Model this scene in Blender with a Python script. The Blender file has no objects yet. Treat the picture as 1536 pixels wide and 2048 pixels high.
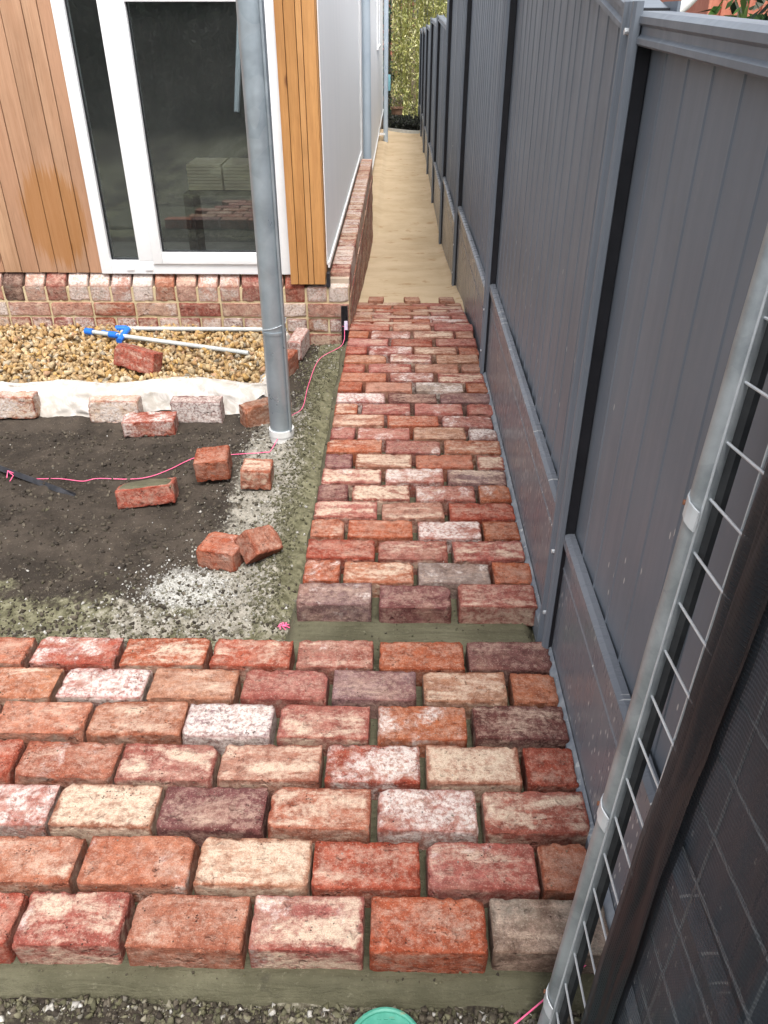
import bpy, bmesh, math, random
import numpy as np
from mathutils import Vector, Matrix, noise, Euler
random.seed(7); rng = np.random.default_rng(7)
S = bpy.context.scene
C = S.collection
R = math.radians
# ------------------------------------------------------------------ camera, sky, sun, exposure
F = 1565.0; H = 1.45
PITCH = math.atan(989/F); YAW = math.atan(33*math.cos(PITCH)/F)
cam = bpy.data.cameras.new('camera'); camo = bpy.data.objects.new('camera', cam); C.objects.link(camo)
cam.sensor_fit = 'VERTICAL'; cam.sensor_height = 24; cam.lens = F/2048*24
cam.clip_start = .02; cam.clip_end = 500
camo.location = (0, 0, H); camo.rotation_euler = (math.pi/2-PITCH, 0, YAW)
S.camera = camo
world = bpy.data.worlds.new('World'); S.world = world; world.use_nodes = True
wn = world.node_tree; wn.nodes.clear()
sky = wn.nodes.new('ShaderNodeTexSky'); sky.sky_type = 'NISHITA'; sky.sun_disc = False
SUN_EL, SUN_AZ = R(64), R(166)      # azimuth the light comes from, clockwise from +y
sky.sun_elevation = SUN_EL; sky.sun_rotation = SUN_AZ; sky.air_density = 1.0; sky.dust_density = 4.0; sky.ozone_density = 1
hsv = wn.nodes.new('ShaderNodeHueSaturation'); hsv.inputs['Saturation'].default_value = .28
bgn = wn.nodes.new('ShaderNodeBackground'); bgn.inputs[1].default_value = .15
wo = wn.nodes.new('ShaderNodeOutputWorld')
wn.links.new(sky.outputs[0], hsv.inputs['Color']); wn.links.new(hsv.outputs[0], bgn.inputs[0]); wn.links.new(bgn.outputs[0], wo.inputs[0])
sl = bpy.data.lights.new('sun', 'SUN'); sl.energy = 1.5; sl.angle = R(28); sl.color = (1, .96, .9)
so = bpy.data.objects.new('sun', sl); C.objects.link(so)
d = Vector((math.sin(SUN_AZ)*math.cos(SUN_EL), math.cos(SUN_AZ)*math.cos(SUN_EL), math.sin(SUN_EL)))
so.rotation_euler = (-d).to_track_quat('-Z', 'Y').to_euler()
vs = S.view_settings; vs.view_transform = 'Standard'; vs.look = 'None'; vs.gamma = 1; vs.use_curve_mapping = False
vs.exposure = 1.10

# ------------------------------------------------------------------ survey: where a sight line meets a level, a frontage or the fence line
def ray(X, Y):
    u = (X-768)/F; v = (Y-1024)/F
    fw = math.cos(PITCH)-v*math.sin(PITCH); up = -math.sin(PITCH)-v*math.cos(PITCH)
    return u*math.cos(YAW)-fw*math.sin(YAW), fw*math.cos(YAW)+u*math.sin(YAW), up
def atz(X, Y, z=0):
    x, y, w = ray(X, Y); t = (z-H)/w; return Vector((x*t, y*t, z))
def aty(X, Y, yy):
    x, y, w = ray(X, Y); t = yy/y; return Vector((x*t, yy, H+w*t))

# ------------------------------------------------------------------ materials
class NT:
    def __init__(s, name):
        s.m = bpy.data.materials.new(name); s.m.use_nodes = True; s.t = s.m.node_tree; s.t.nodes.clear()
        s.out = s.n('ShaderNodeOutputMaterial'); s.b = s.n('ShaderNodeBsdfPrincipled'); s.l(s.b.outputs[0], s.out.inputs[0])
    def n(s, k, **kw):
        o = s.t.nodes.new(k)
        for a, v in kw.items(): setattr(o, a, v)
        return o
    def l(s, a, b): s.t.links.new(a, b)
    def put(s, v, inp):
        if hasattr(v, 'is_linked') or hasattr(v, 'links'): s.l(v, inp)
        elif isinstance(v, (tuple, list)) and len(v) == 3 and len(getattr(inp, 'default_value', (0,0,0))) == 4: inp.default_value = (*v, 1)
        else: inp.default_value = v
    def coord(s, kind='Object', scale=(1,1,1), offset=None):
        tc = s.n('ShaderNodeTexCoord'); mp = s.n('ShaderNodeMapping'); mp.inputs['Scale'].default_value = scale
        src = tc.outputs[kind]
        if kind == 'World':
            pass
        s.l(src, mp.inputs[0])
        if offset is not None: s.l(offset, mp.inputs[1])
        return mp.outputs[0]
    def pos(s, scale=(1,1,1)):
        g = s.n('ShaderNodeNewGeometry'); mp = s.n('ShaderNodeMapping'); mp.inputs['Scale'].default_value = scale
        s.l(g.outputs['Position'], mp.inputs[0]); return mp.outputs[0]
    def noise(s, vec, scale, detail=4, rough=.6, dist=0):
        o = s.n('ShaderNodeTexNoise'); s.l(vec, o.inputs['Vector']); o.inputs['Scale'].default_value = scale
        o.inputs['Detail'].default_value = detail; o.inputs['Roughness'].default_value = rough; o.inputs['Distortion'].default_value = dist
        return o.outputs[0]
    def voro(s, vec, scale, feature='F1', out='Distance'):
        o = s.n('ShaderNodeTexVoronoi', feature=feature); s.l(vec, o.inputs['Vector']); o.inputs['Scale'].default_value = scale
        return o.outputs[out]
    def rng(s, v, a, b, c=0., d=1., smooth=True):
        o = s.n('ShaderNodeMapRange'); o.interpolation_type = 'SMOOTHSTEP' if smooth else 'LINEAR'
        s.l(v, o.inputs[0])
        for i, q in enumerate((a, b, c, d)): s.put(q, o.inputs[i+1])
        return o.outputs[0]
    def math(s, op, a, b=0.):
        o = s.n('ShaderNodeMath', operation=op); s.put(a, o.inputs[0]); s.put(b, o.inputs[1]); return o.outputs[0]
    def mix(s, f, a, b, blend='MIX'):
        o = s.n('ShaderNodeMix', data_type='RGBA', blend_type=blend); s.put(f, o.inputs[0]); s.put(a, o.inputs[6]); s.put(b, o.inputs[7]); return o.outputs[2]
    def attr(s, name, kind='OBJECT', out='Fac'):
        o = s.n('ShaderNodeAttribute', attribute_type=kind, attribute_name=name); return o.outputs[out]
    def bump(s, h, strength=.5, dist=.002, prev=None):
        o = s.n('ShaderNodeBump'); o.inputs['Strength'].default_value = strength; o.inputs['Distance'].default_value = dist
        s.l(h, o.inputs['Height'])
        if prev is not None: s.l(prev, o.inputs['Normal'])
        return o.outputs[0]
    def fin(s, col, rough=.8, normal=None, metal=0., spec=.5):
        s.put(col, s.b.inputs['Base Color']); s.put(rough, s.b.inputs['Roughness']); s.put(metal, s.b.inputs['Metallic'])
        s.b.inputs['Specular IOR Level'].default_value = spec
        if normal is not None: s.l(normal, s.b.inputs['Normal'])
        return s.m

def m_brick():
    k = NT('old_brick')
    oi = k.n('ShaderNodeObjectInfo')
    v3 = k.n('ShaderNodeVectorMath', operation='SCALE'); cx = k.n('ShaderNodeCombineXYZ')
    k.l(oi.outputs['Random'], cx.inputs[0])
    r2 = k.math('FRACT', k.math('MULTIPLY', oi.outputs['Random'], 17.3)); k.l(r2, cx.inputs[1])
    r3 = k.math('FRACT', k.math('MULTIPLY', oi.outputs['Random'], 91.7)); k.l(r3, cx.inputs[2])
    k.l(cx.outputs[0], v3.inputs[0]); v3.inputs['Scale'].default_value = 40
    v = k.coord('Object', offset=v3.outputs[0])
    vs_ = k.coord('Object', scale=(.5, 1.6, 1), offset=v3.outputs[0])
    n1 = k.noise(v, 9, 3, .5); n2 = k.noise(v, 38, 5, .65); n3 = k.noise(v, 420, 3, .7)
    n4 = k.noise(vs_, 14, 6, .65, .6); n5 = k.noise(v, 17, 7, .7, .4)
    base = oi.outputs['Color']
    n6 = k.noise(v, 75, 4, .7); ed = k.attr('edge', 'GEOMETRY')
    c = k.mix(k.rng(n2, .3, .72), k.mix(1, base, (.66, .58, .56), 'MULTIPLY'), k.mix(1, base, (1.16, 1.18, 1.16), 'MULTIPLY'))
    nb = k.noise(v, 5, 2, .5); c = k.mix(k.rng(nb, .40, .62, 0, .6), c, k.mix(1, c, (.82, .56, .46), 'MULTIPLY')); c = k.mix(k.rng(n1, .52, .72, 0, .4), c, (.40, .24, .18))
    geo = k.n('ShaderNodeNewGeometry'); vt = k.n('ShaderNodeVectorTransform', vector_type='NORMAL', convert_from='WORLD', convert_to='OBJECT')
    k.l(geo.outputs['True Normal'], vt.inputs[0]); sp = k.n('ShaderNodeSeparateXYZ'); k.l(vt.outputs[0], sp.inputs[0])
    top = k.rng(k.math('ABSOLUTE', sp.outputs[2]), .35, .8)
    # arrises worn back to red, faces coated with dust, old mortar and lime: amounts are properties of each brick
    inner = k.rng(k.math('ADD', ed, k.math('MULTIPLY', k.math('SUBTRACT', n2, .5), .05)), .0, .016)
    def amt(nm, lo, span): return k.math('SUBTRACT', lo, k.math('MULTIPLY', k.attr(nm), span))
    film = k.math('MULTIPLY', k.rng(k.math('ADD', k.math('MULTIPLY', n6, .5), k.math('MULTIPLY', n4, .5)), .42, .60), k.math('ADD', .26, k.math('MULTIPLY', k.attr('cream'), .60)))
    c = k.mix(k.math('MULTIPLY', film, inner), c, (.60, .43, .34))
    ca = amt('cream', .70, .50); cm = k.rng(n4, ca, k.math('ADD', ca, .20))
    c = k.mix(k.math('MULTIPLY', k.math('MULTIPLY', cm, inner), k.rng(n6, .32, .60, .25, .88)), c, (.64, .51, .39))
    wa = amt('lime', .70, .42); wm = k.rng(k.math('ADD', k.math('MULTIPLY', n5, .65), k.math('MULTIPLY', n1, .35)), wa, k.math('ADD', wa, .13))
    wm = k.math('MULTIPLY', k.math('MULTIPLY', wm, k.rng(ed, -.004, .012, .3, 1)), k.rng(k.noise(v, 90, 4, .7), .34, .60, .10, .90))
    c = k.mix(wm, c, (.74, .67, .63))
    da = amt('soot', .80, .34); dm = k.rng(k.noise(v, 60, 5, .75), da, k.math('ADD', da, .09))
    dm = k.math('MULTIPLY', dm, k.rng(n1, .40, .6))
    c = k.mix(k.math('MULTIPLY', dm, .9), c, (.035, .03, .03))
    ya = amt('lichen', .84, .30); ym = k.rng(n2, ya, k.math('ADD', ya, .05))
    c = k.mix(ym, c, (.52, .30, .05))
    vor = k.voro(v, 130); pit = k.math('MULTIPLY', k.rng(vor, .30, .12), k.rng(k.noise(v, 26, 3, .6), .56, .66))
    c = k.mix(k.math('MULTIPLY', pit, .85), c, (.07, .035, .028))
    c = k.mix(k.rng(n3, .42, .62, .0, .50), c, k.mix(1, c, (.50, .46, .44), 'MULTIPLY'))
    c = k.mix(k.rng(k.noise(v, 260, 2, .5), .56, .70, 0, .22), c, (.66, .56, .46))
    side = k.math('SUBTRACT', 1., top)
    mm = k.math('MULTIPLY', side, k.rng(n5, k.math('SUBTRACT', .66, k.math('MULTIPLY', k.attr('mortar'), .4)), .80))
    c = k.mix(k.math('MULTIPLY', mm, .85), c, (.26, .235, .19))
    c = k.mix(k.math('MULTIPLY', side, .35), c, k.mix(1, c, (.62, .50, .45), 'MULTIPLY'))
    h = k.math('ADD', k.math('MULTIPLY', n2, .9), k.math('MULTIPLY', n3, .30)); h = k.math('SUBTRACT', h, k.math('MULTIPLY', pit, .8))
    h = k.math('ADD', h, k.math('MULTIPLY', k.math('ADD', wm, cm), .12))
    h = k.math('ADD', h, k.math('MULTIPLY', n6, .8)); st_ = k.noise(k.coord('Object', scale=(.16, 1, .6), offset=v3.outputs[0]), 120, 4, .7); h = k.math('ADD', h, k.math('MULTIPLY', st_, .45))
    big = k.rng(k.noise(v, 33, 3, .55), .60, .70); h = k.math('SUBTRACT', h, k.math('MULTIPLY', big, .55))
    c = k.mix(k.math('MULTIPLY', big, .30), c, k.mix(1, c, (.50, .42, .40), 'MULTIPLY')); c = k.mix(k.rng(st_, .52, .70, 0, .35), c, k.mix(1, c, (.55, .48, .46), 'MULTIPLY'))
    c = k.mix(k.rng(ed, .006, .0, 0, .35), c, k.mix(1, c, (.80, .58, .50), 'MULTIPLY'))
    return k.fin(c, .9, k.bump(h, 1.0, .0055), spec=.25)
M = {}
M['brick'] = m_brick()

def m_noise(name, c1, c2, scale=8, rough=.85, bump=.3, bd=.002, bscale=None, c3=None, s3=60, metal=0., spec=.4, stretch=(1,1,1), coord='pos'):
    k = NT(name); v = k.pos(stretch) if coord == 'pos' else k.coord('Object', stretch)
    n1 = k.noise(v, scale, 6, .65); c = k.mix(k.rng(n1, .3, .7), c1, c2)
    if c3: c = k.mix(k.rng(k.noise(v, s3, 3, .7), .58, .70), c, c3)
    nb = k.noise(v, bscale or scale*6, 5, .7)
    return k.fin(c, rough, k.bump(nb, bump, bd) if bump else None, metal, spec)
M['bed'] = m_noise('damp_olive_mortar', (.074, .069, .040), (.130, .122, .076), 6, .8, .8, .008, 38, (.055, .052, .034), 14)
M['sand'] = m_noise('compacted_sand', (.42, .315, .195), (.52, .405, .27), 2.2, .95, .6, .005, 60, (.36, .24, .13), 7, stretch=(.9, 1.2, 1))
M['wallmortar'] = m_noise('pale_mortar', (.44, .34, .19), (.58, .48, .31), 9, .95, .8, .004, 90)
M['greymortar'] = m_noise('old_mortar', (.34, .28, .22), (.46, .37, .29), 9, .95, .8, .004, 60)
def m_bed():
    k = NT('trowelled_mortar'); v = k.pos(); n1 = k.noise(v, 6, 6, .65); n2 = k.noise(v, 55, 6, .75); n3 = k.noise(k.pos((.5, 5, 1)), 9, 5, .7, .8)
    c = k.mix(k.rng(n1, .3, .7), (.074, .069, .040), (.135, .126, .080)); c = k.mix(k.rng(n3, .45, .65, 0, .45), c, (.062, .057, .034))
    c = k.mix(k.rng(n2, .58, .70, 0, .7), c, (.17, .158, .108)); c = k.mix(k.rng(k.noise(v, 14, 5, .7), .62, .72, 0, .6), c, (.045, .04, .027)); c = k.mix(k.rng(k.noise(v, 190, 2, .6), .64, .70, 0, .22), c, (.22, .205, .155))
    h = k.math('ADD', k.math('MULTIPLY', n2, .7), n3); return k.fin(c, .82, k.bump(h, .8, .010), spec=.35)
M['bed'] = m_bed()
def m_ground():
    k = NT('soil'); v = k.pos()
    a = k.n('ShaderNodeAttribute', attribute_type='GEOMETRY', attribute_name='mask'); sp = k.n('ShaderNodeSeparateColor'); k.l(a.outputs['Color'], sp.inputs[0])
    n1 = k.noise(v, 5, 6, .65); n2 = k.noise(v, 30, 6, .7); n3 = k.noise(v, 160, 3, .7)
    soil = k.mix(k.rng(n1, .35, .7), (.028, .022, .017), (.062, .049, .038))
    soil = k.mix(k.rng(n2, .55, .7, 0, .8), soil, (.09, .072, .053))
    soil = k.mix(k.rng(n3, .66, .72, 0, .8), soil, (.42, .38, .32))
    grey = k.mix(k.rng(n2, .3, .7), (.16, .145, .115), (.33, .305, .26))
    grey = k.mix(k.rng(n3, .60, .70), grey, (.46, .44, .39))
    ol = k.mix(k.rng(n2, .35, .65), (.085, .08, .045), (.185, .175, .11))
    wh = k.mix(k.rng(n3, .35, .62), (.26, .25, .22), (.48, .47, .44))
    def m(ch, col, c, w=.18):
        f = k.rng(k.math('ADD', sp.outputs[ch], k.math('MULTIPLY', k.math('SUBTRACT', n2, .5), 1.1)), .5-w, .5+w); return k.mix(f, c, col)
    c = m(1, ol, soil); c = m(0, grey, c); c = m(2, wh, c)
    h = k.math('ADD', k.math('MULTIPLY', n2, .8), k.math('MULTIPLY', n3, .35))
    return k.fin(c, .95, k.bump(h, .8, .008), spec=.25)
M['ground'] = m_ground()
def m_vcol(name, rough=.9, var=.35, scale=70, bump=.4):
    k = NT(name); a = k.n('ShaderNodeAttribute', attribute_type='GEOMETRY', attribute_name='tint')
    n = k.noise(k.pos(), scale, 4, .7)
    c = k.mix(k.rng(n, .3, .7, 0, 1), k.mix(1, a.outputs['Color'], (1-var,)*3, 'MULTIPLY'), a.outputs['Color'])
    return k.fin(c, rough, k.bump(n, bump, .002), spec=.3)
M['stone'] = m_vcol('crushed_stone')
M['crumb'] = m_vcol('crumbs')
def m_leaf():
    k = NT('leaf'); a = k.n('ShaderNodeAttribute', attribute_type='GEOMETRY', attribute_name='tint')
    m = k.fin(a.outputs['Color'], .6)
    k.b.inputs['Transmission Weight'].default_value = 0
    tr = k.n('ShaderNodeBsdfTranslucent'); k.l(a.outputs['Color'], tr.inputs[0]); mx = k.n('ShaderNodeMixShader'); mx.inputs[0].default_value = .35
    k.l(k.b.outputs[0], mx.inputs[1]); k.l(tr.outputs[0], mx.inputs[2]); k.l(mx.outputs[0], k.out.inputs[0]); return m
M['leaf'] = m_leaf()
def m_fence(name, splat=0., rough=.40, base=(.138, .158, .186)):
    k = NT(name); v = k.pos(); vz = k.pos((1, 1, .22))
    n = k.noise(v, 3, 4, .6); n2 = k.noise(k.pos((1, 3, .25)), 9, 4, .6)
    c = k.mix(k.rng(n, .3, .7), base, tuple(q*1.13 for q in base))
    c = k.mix(k.rng(n2, .50, .8, 0, .30), c, (.20, .20, .20)); c = k.mix(k.rng(k.noise(v, 22, 6, .75), .58, .78, 0, .28), c, (.26, .25, .24))
    # splashed cement specks near the base
    s = k.n('ShaderNodeSeparateXYZ'); k.l(v, s.inputs[0])
    hgt = k.rng(s.outputs[2], .95, .0, 0., 1.)
    if splat:
        den = k.math('MULTIPLY', k.rng(k.noise(v, 4, 2, .5), .38, .62), hgt)
        cb = k.n('ShaderNodeCombineXYZ'); k.l(s.outputs[1], cb.inputs[0]); k.l(k.math('MULTIPLY', s.outputs[2], .30), cb.inputs[1])
        vo = k.n('ShaderNodeTexVoronoi', voronoi_dimensions='2D'); k.l(cb.outputs[0], vo.inputs['Vector']); vo.inputs['Scale'].default_value = 75
        sp1 = k.rng(vo.outputs['Distance'], .20, .12); ran = vo.outputs['Color']; sr = k.n('ShaderNodeSeparateColor'); k.l(ran, sr.inputs[0])
        on = k.rng(sr.outputs[0], k.math('SUBTRACT', 1., k.math('MULTIPLY', den, splat)), 1.0, 0, 1, False)
        on = k.math('GREATER_THAN', on, .001)
        c = k.mix(k.math('MULTIPLY', k.math('MULTIPLY', sp1, on), .8), c, (.62, .62, .60))
        c = k.mix(k.math('MULTIPLY', k.rng(k.noise(v, 9, 5, .75), .55, .75), k.math('MULTIPLY', hgt, .16)), c, (.35, .33, .31))
    r = k.rng(n2, .3, .8, rough-.04, rough+.14)
    return k.fin(c, r, k.bump(n, .06, .004), spec=.32)
M['fence'] = m_fence('powder_coated_steel', .16)
M['post'] = m_fence('post_steel', 0)
M['plinth'] = m_fence('plinth_steel', .55, .27, (.150, .162, .185))
M['fencebase'] = m_noise('splashed_steel', (.13, .15, .18), (.24, .26, .28), 25, .5, .3, .002, 60, (.4, .42, .42), 30)
M['fence_shade'] = m_noise('post_channel_shade', (.010, .011, .014), (.02, .02, .025), 10, .6, 0)  # near-black version of the fence steel, painting shade inside the open posts
def m_galv(name, c1=(.20, .225, .24), c2=(.36, .385, .40), rough=.42, metal=.45, sc=26):
    k = NT(name); v = k.coord('Object'); vv = k.voro(v, sc, out='Color'); sr = k.n('ShaderNodeSeparateColor'); k.l(vv, sr.inputs[0])
    n = k.noise(v, 9, 6, .7); c = k.mix(k.rng(n, .3, .7), c1, c2); c = k.mix(k.math('MULTIPLY', sr.outputs[0], .16), c, (.62, .65, .66))
    c = k.mix(k.rng(k.noise(v, 55, 5, .75), .66, .76, 0, .6), c, (.30, .26, .22))
    return k.fin(c, k.rng(n, .3, .7, rough-.1, rough+.15), k.bump(k.noise(v, 60, 4, .6), .12, .002), metal)
M['galv'] = m_galv('galvanised_steel')
M['galvwire'] = m_galv('galvanised_wire', (.5, .53, .56), (.66, .69, .71), .4, .4)
M['rust'] = m_noise('rusty_rivet', (.16, .06, .03), (.25, .11, .06), 60, .8, .2)
M['zinc'] = m_galv('zinc_pipe', (.30, .35, .39), (.37, .43, .47), .36, .55, 14)
M['bluegrey'] = m_noise('blue_grey_paint', (.36, .43, .50), (.42, .49, .55), 3, .4, 0)
M['white_wall'] = m_noise('white_render', (.88, .89, .90), (.92, .925, .93), 2.5, .75, .08, .002, 30, stretch=(1, 3, .3))
M['upvc'] = m_noise('white_upvc', (.76, .77, .78), (.83, .84, .85), 4, .32, .02, .001, 30)
M['pvc'] = m_noise('grey_white_pvc', (.40, .42, .41), (.52, .54, .53), 8, .4, .05)
M['pvcwhite'] = m_noise('dusty_white_pvc', (.60, .60, .58), (.76, .76, .75), 20, .5, .1)
M['blue'] = m_noise('blue_plastic', (.01, .12, .55), (.02, .18, .66), 9, .35, 0)
M['black'] = m_noise('black_steel', (.008, .008, .010), (.03, .03, .035), 30, .4, .2)
M['shade_steel'] = m_noise('pole_shade_steel', (.018, .019, .021), (.035, .037, .039), 20, .6, .2)  # near-black colour that paints the pole's shaded side
M['pink'] = m_noise('pink_string', (.85, .10, .26), (.95, .2, .36), 60, .7, 0)
M['label'] = m_noise('price_tag', (.6, .5, .75), (.85, .8, .85), 90, .5, 0)
M['green'] = m_noise('green_lid', (.04, .24, .17), (.10, .36, .27), 18, .5, .2, .001, 60, (.22, .25, .16), 30)
M['room'] = m_noise('dim_room', (.05, .055, .055), (.09, .095, .09), 3, .9, 0)
M['carton'] = m_noise('pale_boards', (.48, .43, .30), (.60, .54, .40), 5, .8, .2, .002, 40, stretch=(1, 1, 9))
M['dark'] = m_noise('dark_edging', (.015, .016, .016), (.04, .042, .04), 8, .7, .3)
M['terracotta'] = m_noise('terracotta', (.50, .17, .11), (.60, .24, .16), 12, .8, .2)
M['paling'] = m_noise('weathered_paling', (.28, .22, .13), (.42, .34, .22), 6, .9, .3, .002, 30, stretch=(1, 1, .15))
M['bark'] = m_noise('bark', (.10, .08, .05), (.2, .16, .1), 12, .9, .5)
M['cane'] = m_noise('cane', (.20, .22, .06), (.34, .33, .10), 12, .6, 0)
def m_wood(name, a, b, c_):
    k = NT(name); oi = k.n('ShaderNodeObjectInfo')
    cx = k.n('ShaderNodeCombineXYZ'); k.l(k.math('MULTIPLY', oi.outputs['Random'], 37.), cx.inputs[0]); k.l(k.math('MULTIPLY', oi.outputs['Random'], 91.), cx.inputs[2])
    v = k.coord('Object', (1, 1, .045), cx.outputs[0]); n = k.noise(v, 55, 8, .65, .8); n2 = k.noise(v, 260, 4, .6)
    c = k.mix(k.rng(n, .3, .7), a, b); c = k.mix(k.math('MULTIPLY', oi.outputs['Random'], .8), c, c_); n8 = k.noise(k.coord('Object', (1, 1, .4), cx.outputs[0]), 3.5, 4, .6); c = k.mix(k.rng(n8, .4, .7, 0, .45), c, tuple(q*.62 for q in a))
    c = k.mix(k.rng(n2, .5, .8, 0, .45), c, tuple(q*.5 for q in a))
    kn = k.voro(k.coord('Object', (1, 1, .5), cx.outputs[0]), 3.2); c = k.mix(k.rng(kn, .07, .03, 0, .8), c, (.10, .03, .012))
    # damp patch low on the cladding
    p = k.n('ShaderNodeVectorMath', operation='SUBTRACT'); g = k.n('ShaderNodeNewGeometry'); k.l(g.outputs['Position'], p.inputs[0]); p.inputs[1].default_value = (-1.80, 4.2, .56)
    q = k.n('ShaderNodeVectorMath', operation='MULTIPLY'); k.l(p.outputs[0], q.inputs[0]); q.inputs[1].default_value = (5.5, 0, 3.6)
    ln = k.n('ShaderNodeVectorMath', operation='LENGTH'); k.l(q.outputs[0], ln.inputs[0])
    dm = k.rng(k.math('ADD', ln.outputs['Value'], k.math('MULTIPLY', k.math('SUBTRACT', n, .5), 1.0)), 1.0, .75)
    c = k.mix(k.math('MULTIPLY', dm, .6), c, (.36, .15, .03))
    return k.fin(c, .62, k.bump(n2, .15, .001), spec=.35)
M['cedar'] = m_wood('cedar_cladding', (.40, .225, .125), (.57, .36, .225), (.46, .25, .155))
M['cedar_warm'] = m_wood('oiled_cedar', (.42, .185, .055), (.60, .30, .10), (.66, .36, .15))
def m_glass():
    k = NT('window_glass'); v = k.pos()
    gl = k.n('ShaderNodeBsdfGlossy'); gl.inputs['Roughness'].default_value = .015; gl.inputs[0].default_value = (.85, .92, .92, 1)
    tr = k.n('ShaderNodeBsdfTransparent'); tr.inputs[0].default_value = (.93, .96, .95, 1)
    fr = k.n('ShaderNodeFresnel'); fr.inputs[0].default_value = 1.52
    f = k.rng(fr.outputs[0], 0, 1, .08, 1., False)
    mx = k.n('ShaderNodeMixShader'); k.l(f, mx.inputs[0]); k.l(tr.outputs[0], mx.inputs[1]); k.l(gl.outputs[0], mx.inputs[2])
    df = k.n('ShaderNodeBsdfDiffuse'); df.inputs[0].default_value = (.5, .5, .48, 1)
    dust = k.math('MULTIPLY', k.rng(k.noise(v, 110, 3, .7), .60, .80), .10); dust = k.math('ADD', dust, k.rng(k.noise(v, 3, 4, .6), .3, .8, 0.015, .035))
    mx2 = k.n('ShaderNodeMixShader'); k.l(dust, mx2.inputs[0]); k.l(mx.outputs[0], mx2.inputs[1]); k.l(df.outputs[0], mx2.inputs[2]); k.l(mx2.outputs[0], k.out.inputs[0])
    return k.m
M['glass'] = m_glass()
def m_fabric():
    k = NT('geotextile'); v = k.pos(); n = k.noise(v, 14, 5, .6, 1.2); w = k.noise(v, 400, 2, .5)
    c = k.mix(k.rng(n, .35, .7), (.42, .385, .34), (.64, .61, .58)); return k.fin(c, .95, k.bump(k.math('ADD', n, k.math('MULTIPLY', w, .1)), .6, .006), spec=.2)
M['fabric'] = m_fabric()
def m_cloth(nm='black_shade_cloth', lo=.46, sp=.36, q=1.):
    k = NT(nm); v = k.attr('weave', 'GEOMETRY', 'Vector'); s = k.n('ShaderNodeSeparateXYZ'); k.l(v, s.inputs[0])
    def wave(ch, f): return k.math('SINE', k.math('MULTIPLY', s.outputs[ch], f))
    a = k.rng(wave(0, 1800.), -.9, -.3); b = k.rng(wave(1, 1150.), -.85, .1)
    cover = k.math('MULTIPLY', k.math('ADD', k.math('MULTIPLY', a, .35), k.math('MULTIPLY', b, .65)), .93)
    cover = k.math('ADD', k.math('MULTIPLY', cover, sp), lo)
    n = k.noise(k.pos(), 3, 3, .6)
    k.fin(k.mix(k.rng(n, .3, .7), (.018*q, .023*q, .030*q), (.034*q, .042*q, .052*q)), .5, k.bump(wave(1, 1150.), .10, .001), spec=.22)
    tr = k.n('ShaderNodeBsdfTransparent'); mx = k.n('ShaderNodeMixShader'); k.l(cover, mx.inputs[0]); k.l(tr.outputs[0], mx.inputs[1]); k.l(k.b.outputs[0], mx.inputs[2])
    k.l(mx.outputs[0], k.out.inputs[0]); return k.m
M['cloth'] = m_cloth(); M['hem'] = m_cloth('folded_shade_cloth', .80, .18, .5)

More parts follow.
